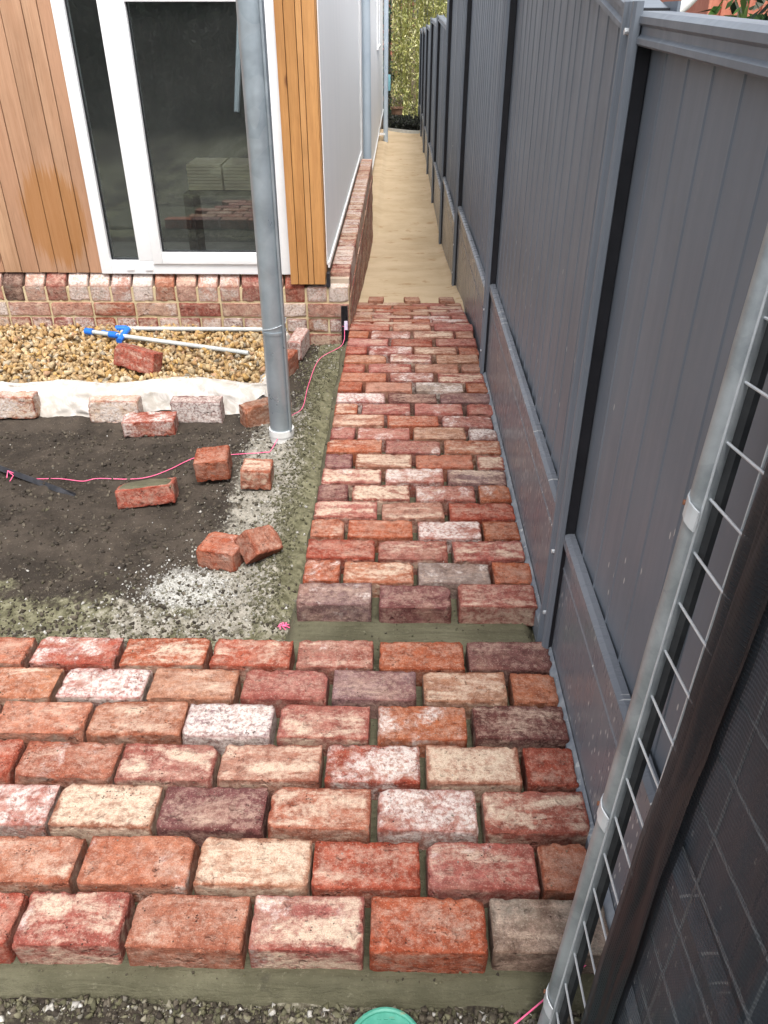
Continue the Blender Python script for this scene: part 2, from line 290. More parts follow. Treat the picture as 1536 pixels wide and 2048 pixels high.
# ------------------------------------------------------------------ mesh helpers
def link(name, me, mat, parent=None, smooth=False):
    o = bpy.data.objects.new(name, me); C.objects.link(o)
    if mat is not None and not me.materials: me.materials.append(M[mat] if isinstance(mat, str) else mat)
    if parent: o.parent = parent
    if smooth: me.polygons.foreach_set('use_smooth', [True]*len(me.polygons))
    return o
def mesh_np(name, v, f):
    me = bpy.data.meshes.new(name); me.from_pydata([tuple(q) for q in v], [], [tuple(q) for q in f]); me.update(); return me
class MB:
    def __init__(s): s.v = []; s.f = []
    def add(s, v, f):
        n = len(s.v); s.v += [tuple(q) for q in v]; s.f += [tuple(i+n for i in q) for q in f]; return s
    def box(s, x0, x1, y0, y1, z0, z1, mtx=None):
        v = [Vector(q) for q in ((x0,y0,z0),(x1,y0,z0),(x1,y1,z0),(x0,y1,z0),(x0,y0,z1),(x1,y0,z1),(x1,y1,z1),(x0,y1,z1))]
        if mtx: v = [mtx @ q for q in v]
        return s.add(v, [(0,3,2,1),(4,5,6,7),(0,1,5,4),(1,2,6,5),(2,3,7,6),(3,0,4,7)])
    def tube(s, pts, r, n=12, cap=True):
        pts = [Vector(p) for p in pts]; rs = r if isinstance(r, (list, tuple)) else [r]*len(pts); base = len(s.v); vs_ = []; fs = []
        up = None
        for i, p in enumerate(pts):
            t = (pts[min(i+1, len(pts)-1)]-pts[max(i-1, 0)]).normalized()
            if up is None: up = t.orthogonal().normalized()
            a = (up-t*up.dot(t)).normalized(); up = a; b = t.cross(a)
            for j in range(n):
                q = 2*math.pi*j/n; vs_.append(p+(a*math.cos(q)+b*math.sin(q))*rs[i])
        for i in range(len(pts)-1):
            for j in range(n): fs.append((i*n+j, i*n+(j+1)%n, (i+1)*n+(j+1)%n, (i+1)*n+j))
        if cap: fs += [tuple(range(n-1, -1, -1)), tuple(range((len(pts)-1)*n, len(pts)*n))]
        return s.add(vs_, fs)
    def prism(s, prof, z0, z1, z0b=None, z1b=None):
        # closed outline in x,y; z0/z1 constants or functions of y
        n = len(prof); g = lambda z, p: z(p[1]) if callable(z) else z
        v = [(p[0], p[1], g(z0, p)) for p in prof]+[(p[0], p[1], g(z1, p)) for p in prof]
        f = [(i, (i+1) % n, n+(i+1) % n, n+i) for i in range(n)]+[tuple(range(n-1, -1, -1)), tuple(range(n, 2*n))]
        return s.add(v, f)
    def build(s, name, mat, parent=None, smooth=False, bevel=0, origin=None):
        vv = s.v
        if origin is not None: vv = [(a-origin[0], b-origin[1], c-origin[2]) for a, b, c in vv]
        me = mesh_np(name, vv, s.f)
        bm = bmesh.new(); bm.from_mesh(me); bmesh.ops.recalc_face_normals(bm, faces=bm.faces)
        if bevel: bmesh.ops.bevel(bm, geom=bm.edges[:], offset=bevel, segments=2, profile=.6, affect='EDGES')
        bm.to_mesh(me); bm.free()
        o = link(name, me, mat, parent, smooth or bevel > 0)
        if origin is not None: o.location = origin
        if smooth or bevel: 
            try: me.set_sharp_from_angle(angle=R(40))
            except Exception: pass
        return o
def empty(name, loc, label, cat, group=None):
    o = bpy.data.objects.new(name, None); C.objects.link(o); o.location = loc; o.empty_display_size = .1
    return tag(o, label, cat, group)
def tag(o, label=None, cat=None, group=None, kind=None):
    for a, b in (('label', label), ('category', cat), ('group', group), ('kind', kind)):
        if b: o[a] = b
    return o
def keep(o, parent):   # parent set on geometry already given in world coordinates
    o.parent = parent; o.matrix_parent_inverse = Matrix.Translation(-Vector(parent.location)) if parent.type == 'EMPTY' else Matrix.Identity(4)
    return o

# worn brick with its own chips ------------------------------------------------
def brick_mesh(L, W, Hh, seed, fine=2, rough=1.0):
    rg = random.Random(seed)
    def line(h, n, e=3):
        r = .017
        edge = [0, .2, .45, .72, 1][:e+2] if e >= 3 else [0, .5, 1]
        a = [-h+r*q for q in edge]; mid = np.linspace(-h+r, h-r, n+1)[1:-1]
        return a+list(mid)+[-q for q in reversed(a)]
    n = {2: (24, 10, 3), 1: (6, 2, 1), 0: (1, 1, 1)}[fine]; e = {2: 3, 1: 1, 0: 1}[fine]
    X = line(L/2, n[0], e); Y = line(W/2, n[1], e); Z = line(Hh/2, n[2], e)
    idx = {}; V = []; Fc = []
    def vid(i, j, k):
        q = (i, j, k)
        if q not in idx: idx[q] = len(V); V.append([X[i], Y[j], Z[k]])
        return idx[q]
    nx, ny, nz = len(X)-1, len(Y)-1, len(Z)-1
    for i in range(nx):
        for j in range(ny):
            Fc.append((vid(i,j,nz), vid(i+1,j,nz), vid(i+1,j+1,nz), vid(i,j+1,nz))); Fc.append((vid(i,j,0), vid(i,j+1,0), vid(i+1,j+1,0), vid(i+1,j,0)))
    for i in range(nx):
        for k in range(nz):
            Fc.append((vid(i,0,k), vid(i+1,0,k), vid(i+1,0,k+1), vid(i,0,k+1))); Fc.append((vid(i,ny,k), vid(i,ny,k+1), vid(i+1,ny,k+1), vid(i+1,ny,k)))
    for j in range(ny):
        for k in range(nz):
            Fc.append((vid(0,j,k), vid(0,j,k+1), vid(0,j+1,k+1), vid(0,j+1,k))); Fc.append((vid(nx,j,k), vid(nx,j+1,k), vid(nx,j+1,k+1), vid(nx,j,k+1)))
    hx, hy, hz = L/2, W/2, Hh/2
    rc = {(sx, sy): rg.choice([.002, .003, .003, .004, .005, .007, .012])*min(1, rough) for sx in (-1, 1) for sy in (-1, 1)}
    r0 = rg.uniform(.0022, .0045)*rough; off = Vector((rg.random()*50, rg.random()*50, rg.random()*50))
    chips = []
    for _ in range(rg.choice([0, 1, 1, 2, 3])):
        sx, sy = rg.choice((-1, 1)), rg.choice((-1, 1)); nrm = Vector((sx*rg.uniform(.5, 1), sy*rg.uniform(.5, 1), rg.uniform(.3, .9))).normalized()
        chips.append((nrm, nrm.dot(Vector((sx*hx, sy*hy, hz)))-rg.uniform(.004, .016)*rough))
    bow = rg.uniform(-.0012, .0012)
    out = []; EDG = [max(0., sorted((hx-abs(x), hy-abs(y), hz-abs(z)))[1]) for x, y, z in V]
    for x, y, z in V:
        p = Vector((x, y, z)); nn = noise.noise((p+off)*28); nm = noise.noise((p+off)*75)
        r = r0*(1+1.9*nn+1.5*nm)+max(0, noise.noise((p-off)*48)-.12)*.036*rough; r = min(max(.0008, r), .016)
        sx, sy, sz = (1 if x > 0 else -1), (1 if y > 0 else -1), (1 if z > 0 else -1)
        s = min(hx-abs(x), hy-abs(y)); t = hz-abs(z); shift = 0
        if s < r and t < r:
            a, b = r-s, r-t; m = max(a, b); q = math.hypot(a, b)
            if q > 0: f = m/q; shift = a-a*f; z = sz*(hz-r+b*f)
        c = rc[(sx, sy)]; ax, ay = abs(x)-(hx-c), abs(y)-(hy-c)
        ux, uy = abs(x), abs(y)
        if ax > 0 and ay > 0:
            m = max(ax, ay); q = math.hypot(ax, ay); ux = hx-c+ax*m/q; uy = hy-c+ay*m/q
        if shift:
            if hx-abs(x) < hy-abs(y): ux -= shift
            else: uy -= shift
        p = Vector((sx*ux, sy*uy, z))
        for nrm, dd in chips:
            e_ = nrm.dot(p)-dd
            if e_ > 0: p -= nrm*(e_*(.95+.3*nm)+.0016*nn)
        dr = Vector((p.x/hx, p.y/hy, p.z/hz)); dr = Vector([q if abs(q) > .93 else 0 for q in dr])
        if dr.length > 0: p += dr.normalized()*(.0009*nn+.0011*nm)*rough*1.3
        p.z += bow*(p.x/hx)**2
        out.append(p)
    me = mesh_np('brick', out, Fc); me.attributes.new('edge', 'FLOAT', 'POINT').data.foreach_set('value', EDG); me.polygons.foreach_set('use_smooth', [True]*len(me.polygons)); me.materials.append(M['brick']); me.set_sharp_from_angle(angle=R(50))
    return me
COL = dict(r=(.33, .075, .045), o=(.36, .105, .048), s=(.37, .145, .085), m=(.33, .115, .095), p=(.17, .070, .068), u=(.22, .135, .14), t=(.37, .19, .13), g=(.28, .235, .20), k=(.10, .05, .04), w=(.60, .55, .48), b=(.52, .33, .26))
KEYS = dict(c='cream', w='lime', d='soot', y='lichen', n='mortar')
brng = random.Random(3)
def dress(o, spec):
    b = spec[0]; col = COL[b]; j = brng.uniform(.88, 1.12); o.color = (min(1, col[0]*j), min(1, col[1]*j*brng.uniform(.93, 1.07)), min(1, col[2]*j), 1)
    vals = dict(cream=.18, lime=.14, soot=.08, lichen=0., mortar=.3)
    for q in spec.split()[1:]: vals[KEYS[q[0]]] = int(q[1:])/10
    for a, v in vals.items(): o[a] = float(v)
    return o
def put_brick(me, loc, spec, parent=None, rot=(0,0,0), name='brick'):
    o = bpy.data.objects.new(name, me); C.objects.link(o); o.location = loc; o.rotation_euler = rot
    if parent:
        o.parent = parent
        if parent.type == 'EMPTY': o.matrix_parent_inverse = Matrix.Translation(-Vector(parent.location))
    return dress(o, spec)
def rand_spec(r):
    return r.choice('rossmmmptt')+' c%d w%d d%d n%d' % (r.choice([1, 3, 4, 6]), r.choice([0, 1, 3, 6]), r.choice([0, 1, 2, 4]), r.choice([2, 5, 7]))

# joined scatter of small angular pieces ----------------------------------------
def rock_protos(n, pts=9, flat=.75, seed=1):
    rg = random.Random(seed); res = []
    for _ in range(n):
        bm = bmesh.new()
        for _i in range(pts):
            v = Vector((rg.gauss(0, 1), rg.gauss(0, 1), rg.gauss(0, 1))).normalized(); v *= rg.uniform(.75, 1.1); bm.verts.new((v.x, v.y*rg.uniform(.7, 1), v.z*flat))
        r_ = bmesh.ops.convex_hull(bm, input=bm.verts[:]); bm.verts.index_update()
        bmesh.ops.delete(bm, geom=[v for v in bm.verts if not v.link_faces], context='VERTS'); bm.verts.index_update()
        bmesh.ops.triangulate(bm, faces=bm.faces[:])
        res.append((np.array([v.co[:] for v in bm.verts]), np.array([[v.index for v in f.verts] for f in bm.faces]))); bm.free()
    return res
def scatter(name, protos, P, Sc, cols, mat, tilt=3.14, parent=None, seed=2):
    rg = np.random.default_rng(seed); vs_, fs, cs = [], [], []; n = 0
    for i in range(len(P)):
        v, f = protos[i % len(protos)]; e = Euler((rg.uniform(-tilt, tilt), rg.uniform(-tilt, tilt), rg.uniform(-3.14, 3.14))).to_matrix()
        sc = Sc[i] if np.ndim(Sc[i]) == 0 else np.array(Sc[i]); w = (v*sc) @ np.array(e).T+P[i]
        vs_.append(w); fs.append(f+n); n += len(v); cs.append(np.repeat(cols[i][None, :], len(v), 0))
    V = np.concatenate(vs_); Fa = np.concatenate(fs); Cc = np.concatenate(cs)
    me = bpy.data.meshes.new(name); me.vertices.add(len(V)); me.vertices.foreach_set('co', V.astype(np.float32).ravel())
    me.loops.add(Fa.size); me.loops.foreach_set('vertex_index', Fa.astype(np.int32).ravel())
    me.polygons.add(len(Fa)); me.polygons.foreach_set('loop_start', np.arange(0, Fa.size, Fa.shape[1], dtype=np.int32))
    me.update(calc_edges=True); me.validate()
    at = me.color_attributes.new('tint', 'FLOAT_COLOR', 'POINT'); at.data.foreach_set('color', np.concatenate([Cc, np.ones((len(Cc), 1))], 1).astype(np.float32).ravel())
    return link(name, me, mat, parent)

# ------------------------------------------------------------------ lie of the land
PY = [-50, 4.15, 4.4, 4.88, 5.86, 7.0, 8.2, 10, 200]; PZ = [0, 0, -.036, -.11, -.245, -.37, -.47, -.50, -.50]
def zpath(y): return float(np.interp(y, PY, PZ))
def vnoise(X, Y, sc, octv=4, seed=0):      # vectorised value noise
    out = 0; amp = 1; tot = 0
    for o in range(octv):
        g = np.random.default_rng(seed+o).random((97, 97)); x = X*sc*2**o; y = Y*sc*2**o
        xi = np.floor(x).astype(int); yi = np.floor(y).astype(int); fx = x-xi; fy = y-yi; fx = fx*fx*(3-2*fx); fy = fy*fy*(3-2*fy)
        a = g[xi % 97, yi % 97]; b = g[(xi+1) % 97, yi % 97]; c = g[xi % 97, (yi+1) % 97]; d_ = g[(xi+1) % 97, (yi+1) % 97]
        out = out+amp*((a*(1-fx)+b*fx)*(1-fy)+(c*(1-fx)+d_*fx)*fy); tot += amp; amp *= .5
    return out/tot
sstep = lambda t: np.clip(t, 0, 1)**2*(3-2*np.clip(t, 0, 1))
def gheight(X, Y):
    base = np.where(X > .44, -.14, -.095)+(vnoise(X, Y, 2.2, 5, 5)-.5)*.045+np.maximum(0, vnoise(X*.8, Y*2.0, 7, 3, 61)-.55)*.05+(vnoise(X, Y, 22, 4, 9)-.5)*.017
    # loose spoil piled along the edge of the path
    rid = np.exp(-((X+.40)/.075)**2)*sstep((4.1-Y)/.5)*sstep((Y-1.75)/.15)
    base += rid*(.018+.022*vnoise(X, Y, 14, 4, 3))
    base += np.exp(-((X+.60)/.16)**2)*.012*sstep((3.4-Y)/.4)*sstep((Y-1.8)/.2)
    base = np.where(Y < .70, -.10+(vnoise(X, Y, 26, 4, 13)-.5)*.045, base)
    low = np.interp(Y, [4.2, 4.9, 5.9, 7, 8.2, 10], [0, -.10, -.24, -.37, -.46, -.5])
    base = base+np.where(Y > 4.2, low-.03, 0)
    # under bedding and gravel the soil keeps down
    inpath = (X > -.30) & (X < .42) & (Y > .72); base = np.where(inpath, np.minimum(base, -.105), base)
    inlow = (X < .42) & (Y > .735) & (Y < 1.62); base = np.where(inlow, np.minimum(base, -.105), base)
    return base
def axis(fine0, fine1, step, far0, far1):
    a = list(np.arange(fine0, fine1, step)); q = fine1; s = step
    while q < far1: a.append(q); s *= 1.35; q += s
    a.append(far1); q = fine0; s = step
    b = []
    while q > far0: s *= 1.35; q -= s; b.append(max(q, far0))
    return np.array(sorted(set(b))[:]+a)
gx = axis(-2.7, .5, .011, -80, 80); gy = axis(.45, 4.25, .011, -80, 120)
GX, GY = np.meshgrid(gx, gy); GZ = gheight(GX, GY)
def grid_mesh(name, GX, GY, GZ):
    ny, nx = GX.shape; V = np.stack([GX, GY, GZ], -1).reshape(-1, 3); i = np.arange((ny-1)*(nx-1)); r = i//(nx-1); c = i % (nx-1); a = r*nx+c
    Fa = np.stack([a, a+1, a+nx+1, a+nx], 1)
    me = bpy.data.meshes.new(name); me.vertices.add(len(V)); me.vertices.foreach_set('co', V.astype(np.float32).ravel())
    me.loops.add(Fa.size); me.loops.foreach_set('vertex_index', Fa.astype(np.int32).ravel())
    me.polygons.add(len(Fa)); me.polygons.foreach_set('loop_start', np.arange(0, Fa.size, 4, dtype=np.int32)); me.polygons.foreach_set('use_smooth', [True]*len(Fa))
    me.update(calc_edges=True); me.validate(); return me
me = grid_mesh('ground', GX, GY, GZ)
nz = vnoise(GX, GY, 5, 4, 21)
grey = np.exp(-((GX+.50+.10*(nz-.5))/.13)**2)*sstep((3.6-GY)/.6)*sstep((GY-1.72)/.1)
grey = np.maximum(grey, .58*sstep((2.12-GY)/.30)*sstep((GX+2.2)/.5)*(GY < 2.2)*nz*1.3)
ol = np.maximum(sstep((GX+.47)/.08)*(GY > 1.5), .95*sstep((2.05-GY)/.30)*(1.35-nz)*1.2)
ol = np.maximum(ol, np.exp(-(((GX+1.35)/.16)**2+((GY-1.93-.3*(GX+1.35))/.05)**2)))
ol = np.where(GY < .80, .45+.9*(nz-.5), ol); grey = np.where(GY < .72, .45*nz*1.4*(vnoise(GX, GY, 12, 3, 77) > .5), grey)
wh = np.exp(-(((GX+.66)/.15)**2+((GY-1.97)/.11)**2)*1.1)
ol = np.where(GY > 4.3, 0, ol)
mk = np.stack([grey, ol, wh, np.ones_like(wh)], -1).reshape(-1, 4)
at = me.color_attributes.new('mask', 'FLOAT_COLOR', 'POINT'); at.data.foreach_set('color', np.clip(mk, 0, 1).astype(np.float32).ravel())
tag(link('ground', me, 'ground'), 'dark loose soil of the unfinished yard', kind='structure')

# bedding under the paving: damp olive mortar, trowelled
def bed(name, x0, x1, y0, y1, top, label, lip=.035, mat='bed', st=.012, amp=.006):
    xs = np.linspace(x0, x1, max(2, int((x1-x0)/st))); ys = np.linspace(y0, y1, max(2, int((y1-y0)/st))); X, Y = np.meshgrid(xs, ys)
    tz = np.array([top+zpath(q) for q in ys])[:, None]
    Z = tz+(vnoise(X, Y, 9, 4, 31)-.5)*amp*1.6+(vnoise(X, Y, 1.3, 3, 33)-.5)*amp
    e = np.minimum(np.minimum(X-x0, x1-X), np.minimum(Y-y0, y1-Y))+ (vnoise(X, Y, 6, 4, 41)-.5)*.040
    Z = Z-(1-sstep(e/lip))*.048
    return tag(link(name, grid_mesh(name, X, Y, Z), mat), label, kind='structure')
pathbed = bed('path', -.325, .423, 1.63, 5.04, -.064, 'olive mortar bed under the brick path between house and fence')
pavebed = bed('pavement', -2.6, .421, .728, 1.64, -.066, 'olive mortar bed under the brick paving across the foreground')

# ------------------------------------------------------------------ paving bricks
BW, BH = .107, .076
lower = [   # back-edge y, front-edge picture row, bricks (left, right on the front edge, look)
 (1.632, 1339, [(-185, 33, 's c2 n8'), (48, 219, 'r w6 n7'), (231, 404, 'o c5 n6'), (415, 577, 'r c4 w2'), (590, 745, 'm w3 c4 d2'), (758, 931, 'o w1 d1'), (939, 1108, 'p d2 w1')]),
 (1.513, 1408, [(-95, 90, 's c4 n8'), (102, 277, 'm w8 n8'), (287, 463, 't c3 d2'), (477, 650, 'm d5 y2 c2'), (662, 833, 'u w3 c2'), (848, 1018, 't c5 y1'), (1029, 1120, 's c2')]),
 (1.393, 1487, [(-38, 150, 's c3 n8'), (160, 354, 's c3'), (356, 537, 'u w9 d5'), (550, 737, 'm c5'), (754, 937, 'o w5'), (952, 1141, 'p c4 w2')]),
 (1.267, 1571, [(-200, 2, 'r'), (12, 215, 's w4 c3 d2 n7'), (219, 417, 'm c5 d3'), (429, 637, 't c5'), (647, 841, 'r w6'), (854, 1047, 't c9'), (1058, 1160, 'r d4')]),
 (1.143, 1666, [(-125, 79, 'm w7 n7'), (87, 298, 't c9'), (306, 523, 'p c3 y3 w2'), (531, 739, 's c5'), (754, 958, 'm w8'), (972, 1185, 'm c6 w3')]),
 (1.014, 1778, [(-85, 130, 's c4 n6'), (144, 369, 's w4 c3'), (381, 615, 't c8 w2'), (620, 841, 'r c3 d3'), (856, 1081, 'm c4 w4'), (1089, 1196, 's d3 c2')]),
 (.890, 1901, [(-235, 4, 'r c2'), (14, 228, 'm c5 w4 d3'), (246, 482, 's c3 w1'), (494, 725, 'm c6 w4'), (739, 977, 'o c3 w1'), (989, 1228, 'g c3 w3 n5')])]
seed = 100
for yb, fy, row in lower:
    for x0, x1, sp_ in row:
        a = atz(x0, fy); b = atz(x1, fy); L = b.x-a.x; seed += 1
        me = brick_mesh(L, BW+brng.uniform(-.003, .003), BH, seed, 2, 1.05)
        put_brick(me, ((a.x+b.x)/2, yb-BW/2+brng.uniform(-.002, .002), -BH/2+brng.uniform(-.003, .002)), sp_, pavebed, (R(brng.gauss(0, .5)), R(brng.gauss(0, .45)), R(brng.gauss(0, .5))))
    # the paving runs on past the left of the frame
    xx = atz(row[0][0], fy).x-.012
    for q in range(3):
        L = .225; seed += 1
        if xx-L < -2.5: break
        put_brick(brick_mesh(L, BW, BH, seed, 1), (xx-L/2, yb-BW/2, -BH/2), rand_spec(brng), pavebed, (0, 0, R(brng.gauss(0, .5)))); xx -= L+.012
zp = lambda q: (q/2.56+560)
path = [
 (1615, [(90, 470, 'u w4 c2'), (507, 877, 'p w1'), (912, 1310, 'm c4 w2')]),
 (1495, [(122, 308, 'o w5'), (325, 685, 's c6'), (705, 1075, 'g w5 d6'), (1090, 1290, 'o c1')]),
 (1380, [(137, 487, 'r c2 w1'), (503, 860, 'm c5 d3'), (885, 1250, 'm c5 w2 d3')]),
 (1275, [(158, 330, 'o c4 d2'), (348, 680, 'o d3'), (706, 1030, 'm w8 d5'), (1040, 1225, 'o')]),
 (1182, [(175, 497, 'm c6 w2'), (520, 840, 't c5'), (866, 1200, 'r c2')]),
 (1090, [(193, 350, 'p w2'), (368, 665, 'm c8 w3'), (695, 1000, 'm w5 c3'), (1018, 1180, 'o w4 d2')]),
 (1002, [(215, 520, 'm c7 w3'), (540, 838, 'm w6 c4'), (858, 1160, 'u d4 c5 w2')]),
 (923, [(230, 372, 'p w2 c1'), (386, 675, 't c6 d4'), (695, 990, 's c1'), (1008, 1148, 'm c6')]),
 (848, [(240, 523, 'o c4'), (540, 822, 'm w4 d3'), (840, 1130, 's c5')]),
 (775, [(258, 385, 'm w4'), (397, 665, 'm w5 c2'), (682, 952, 't c4'), (968, 1113, 'p w7')]),
 (711, [(270, 535, 't c5'), (548, 812, 'o d2 c3'), (830, 1090, 'm w6')]),
 (648, [(278, 398, 'o c5'), (418, 668, 'm w4 c3'), (688, 935, 'm w5 d3'), (958, 1090, 'm w3 c2')]),
 (588, [(288, 538, 'm w8'), (552, 803, 'p d4 c3'), (820, 1078, 'u d3 c2')]),
 (536, [(298, 422, 'o c1'), (438, 678, 't c2'), (695, 938, 'g w6 d7'), (953, 1063, 'o')]),
 (487, [(310, 545, 's c2'), (563, 788, 'm w6'), (808, 1045, 'm c6')]),
 (438, [(322, 435, 'r'), (452, 675, 'm w4 c3'), (690, 915, 't c3 s'), (928, 1035, 't d2')]),
 (393, [(328, 545, 's c3'), (562, 778, 'm w5 y1 c5'), (800, 1018, 't c4')]),
 (352, [(336, 447, 'r'), (455, 678, 'm w6'), (686, 905, 't c5'), (915, 1018, 's c3')]),
 (313, [(345, 555, 'm c3'), (568, 782, 'r c2 w1'), (798, 1008, 'm c2')]),
 (278, [(350, 455, 'o c1'), (466, 668, 'm w5'), (682, 888, 't c6'), (898, 990, 't c2')]),
 (249, [(355, 562, 'r c3'), (575, 772, 't c4 m'), (788, 988, 'm w4')])]
Y0 = 1.888-.0535
for i, (zy, row) in enumerate(path):
    yc = Y0+.1194*i
    for x0, x1, sp_ in row:
        sp_ = ' '.join(q for j, q in enumerate(sp_.split()) if j == 0 or q[0] in KEYS and len(q) > 1)
        a = aty(zp(x0), 560+zy/2.56, yc); b = aty(zp(x1), 560+zy/2.56, yc); dz = (H)/(H-a.z); ax = a.x*dz if abs(a.z) > .2 else a.x; seed += 1
        L = b.x-a.x
        put_brick(brick_mesh(L-.002, BW-.001, BH, seed, 2 if i < 9 else 1, .9), ((a.x+b.x)/2, yc+brng.uniform(-.003, .003), -BH/2+brng.uniform(-.004, .002)), sp_, pathbed, (R(brng.gauss(0, .6)), R(brng.gauss(0, .5)), R(brng.gauss(0, .7))))
for i in range(21, 28):
    yc = Y0+.1194*i; half = i % 2 == 1; x = -.262; row = []
    if half: row = [(-.262, -.152), (-.140, .082), (.094, .312), (.322, .412)]
    else: row = [(-.262, -.040), (-.028, .190), (.202, .412)]
    sl_ = math.atan((zpath(yc+.06)-zpath(yc-.06))/.12)
    for a, b in row:
        seed += 1
        put_brick(brick_mesh(b-a, BW, BH, seed, 1, .9), ((a+b)/2, yc, zpath(yc)-BH/2+brng.uniform(-.003, .002)), rand_spec(brng).replace('p ', 't '), pathbed, (sl_, 0, R(brng.gauss(0, .6))))
for px in (752, 824, 893):      # three bricks standing out of the end as toothing
    q = aty(px, 606, 5.14); seed += 1
    put_brick(brick_mesh(.1, .16, BH, seed, 1, .9), (q.x, 5.14, zpath(5.1)-BH/2+.014), 't c3 w2', pathbed, (R(-7), 0, R(brng.gauss(0, 2))))

# ------------------------------------------------------------------ sand path beyond
ys = np.linspace(4.9, 17.7, 420); xs = np.linspace(-.62, .46, 50); X, Y = np.meshgrid(xs, ys)
Z = np.array([zpath(q) for q in ys])[:, None]-.012+(vnoise(X, Y, 1.1, 4, 51)-.5)*.03+(vnoise(X*1.5, Y*3, 3, 4, 52)-.5)*.007
Z += .02*sstep((X-.36)/.07)+.03*sstep((-.20-X)/.08)*(Y > 8.5)
Z = np.where(Y < 5.12, Z-.035*(5.12-Y)/.2, Z)
tag(link('sand_path', grid_mesh('sand_path', X, Y, Z), 'sand'), 'compacted yellow sand of the unpaved passage', kind='structure')

# ------------------------------------------------------------------ house
HY = 4.25     # plane of the window and cladding
house = empty('house', (-2.5, HY+.1, .28), 'timber clad and white rendered house at the left with a dark glazed window', 'house')
def hp(mb, name, mat, **k): return keep(mb.build(name, mat, **k), house)
hp(MB().box(-.60, -.392, 4.30, 4.4, .27, 3.1).box(-6, -1.62, 4.31, 4.4, .29, 3.1).box(-1.62, -.60, 4.31, 4.4, 1.72, 3.1), 'front_wall', 'dark')
hp(MB().box(-6, -.392, 4.302, 4.40, -.5, .268), 'footing', 'wallmortar')
hp(MB().box(-.47, -.382, 4.30, 8.42, .315, 3.1), 'side_wall', 'white_wall')
hp(MB().box(-.47, -.380, 8.424, 20, -.33, 3.1).box(-6, -.47, 19.9, 20, -.5, 3.1).box(-6.0, -5.9, 4.4, 19.9, -.5, 3.1), 'side_wall', 'white_wall')
hp(MB().box(-.60, -.392, 4.41, 19.8, -.6, .31), 'footing', 'greymortar')
hp(MB().box(-.378, -.368, 4.27, 8.42, .308, .335), 'trim', 'upvc'); hp(MB().box(-.378, -.366, 8.6, 20, -.345, -.315), 'trim', 'upvc')
hp(MB().box(-6, -.38, 6.2, 20.0, 3.1, 3.16).box(-6, -.38, 4.23, 4.5, 3.1, 3.16).box(-6, -2.6, 4.5, 6.2, 3.1, 3.16).box(-.6, -.38, 4.5, 6.2, 3.1, 3.16), 'roof_edge', 'upvc')  # opening in the roof is invented, to light the board stack inside
hp(MB().box(-.378, -.371, 8.5, 8.56, -.3, 3.1), 'joint_cover', 'upvc')
hp(MB().box(-.385, -.350, 14.8, 16.4, 1.0, 1.04).box(-.385, -.36, 14.8, 14.86, 1.04, 1.9).box(-.385, -.36, 16.34, 16.4, 1.04, 1.9), 'window_trim', 'upvc')
# cladding boards, left of the window
bx = -1.602; i = 0
for w_ in (.074, .073, .103, .099, .096, .095, .1)+(.097,)*16:
    hp(MB().box(bx-w_+.004, bx, HY+.012-.001*(i % 3), HY+.034, .277+.001*(i % 2), 3.09), 'board', 'cedar', bevel=.0022, origin=(bx-w_/2, HY+.02, 1.2)); bx -= w_; i += 1
# warm boards boxing in the corner right of the window
for a, b in ((-.575, -.533), (-.532, -.479), (-.478, -.449), (-.448, -.388)):
    hp(MB().box(a, b-.002, 4.205, 4.228, .236, 3.09), 'board', 'cedar_warm', bevel=.0018, origin=((a+b)/2, 4.12, 1.2))
hp(MB().box(-.409, -.3865, 4.2305, 4.30, .262, 3.09), 'board', 'cedar_warm', bevel=.0015, origin=(-.39, 4.2, 1.3))
hp(MB().box(-.574, -.568, 4.2305, 4.30, .262, 3.09), 'reveal', 'upvc')
hp(MB().box(-.384, -.366, 4.215, 4.262, .219, .290), 'corner_flashing', 'black')
# window
win = hp(MB().box(-1.604, -1.546, HY-.002, HY+.07, .276, 1.72).box(-.64, -.5745, HY-.002, HY+.07, .276, 1.72).box(-1.546, -.64, HY-.002, HY+.07, .276, .345).box(-1.546, -.64, HY-.002, HY+.07, 1.66, 1.72)
         .box(-1.392, -1.315, HY-.002, HY+.07, .3455, 1.66), 'window', 'upvc', bevel=.003)
def wp(mb, name, mat, **k):
    o = mb.build(name, mat, **k); o.parent = win; return o
sx0, sx1, sz0, sz1 = -1.313, -.672, .332, 1.585
wp(MB().box(sx0, sx0+.052, HY-.014, HY+.05, sz0, sz1).box(sx1-.052, sx1, HY-.014, HY+.05, sz0, sz1).box(sx0+.052, sx1-.052, HY-.014, HY+.05, sz0, sz0+.058).box(sx0+.052, sx1-.052, HY-.014, HY+.05, sz1-.074, sz1), 'sash', 'upvc', bevel=.003)
wp(MB().box(sx0+.052, sx1-.052, HY+.02, HY+.026, sz0+.058, sz1-.074), 'pane', 'glass')
wp(MB().box(-1.546, -1.392, HY+.03, HY+.036, .345, 1.66), 'pane', 'glass')
wp(MB().box(-1.5465, -1.541, HY+.02, HY+.03, .345, 1.66).box(-1.397, -1.3915, HY+.02, HY+.03, .345, 1.66).box(-1.541, -1.397, HY+.02, HY+.03, .345, .351)
   .box(-1.262, -1.256, HY+.01, HY+.02, .39, 1.51).box(-.73, -.724, HY+.01, HY+.02, .39, 1.51).box(-1.256, -.73, HY+.01, HY+.02, .39, .396), 'gasket', 'black')
wp(MB().box(-1.462, -1.425, HY-.008, HY-.0025, .295, .307), 'drain_cover', 'upvc', bevel=.001); wp(MB().box(-1.36, -1.323, HY-.008, HY-.0025, .295, .307), 'drain_cover', 'upvc', bevel=.001)
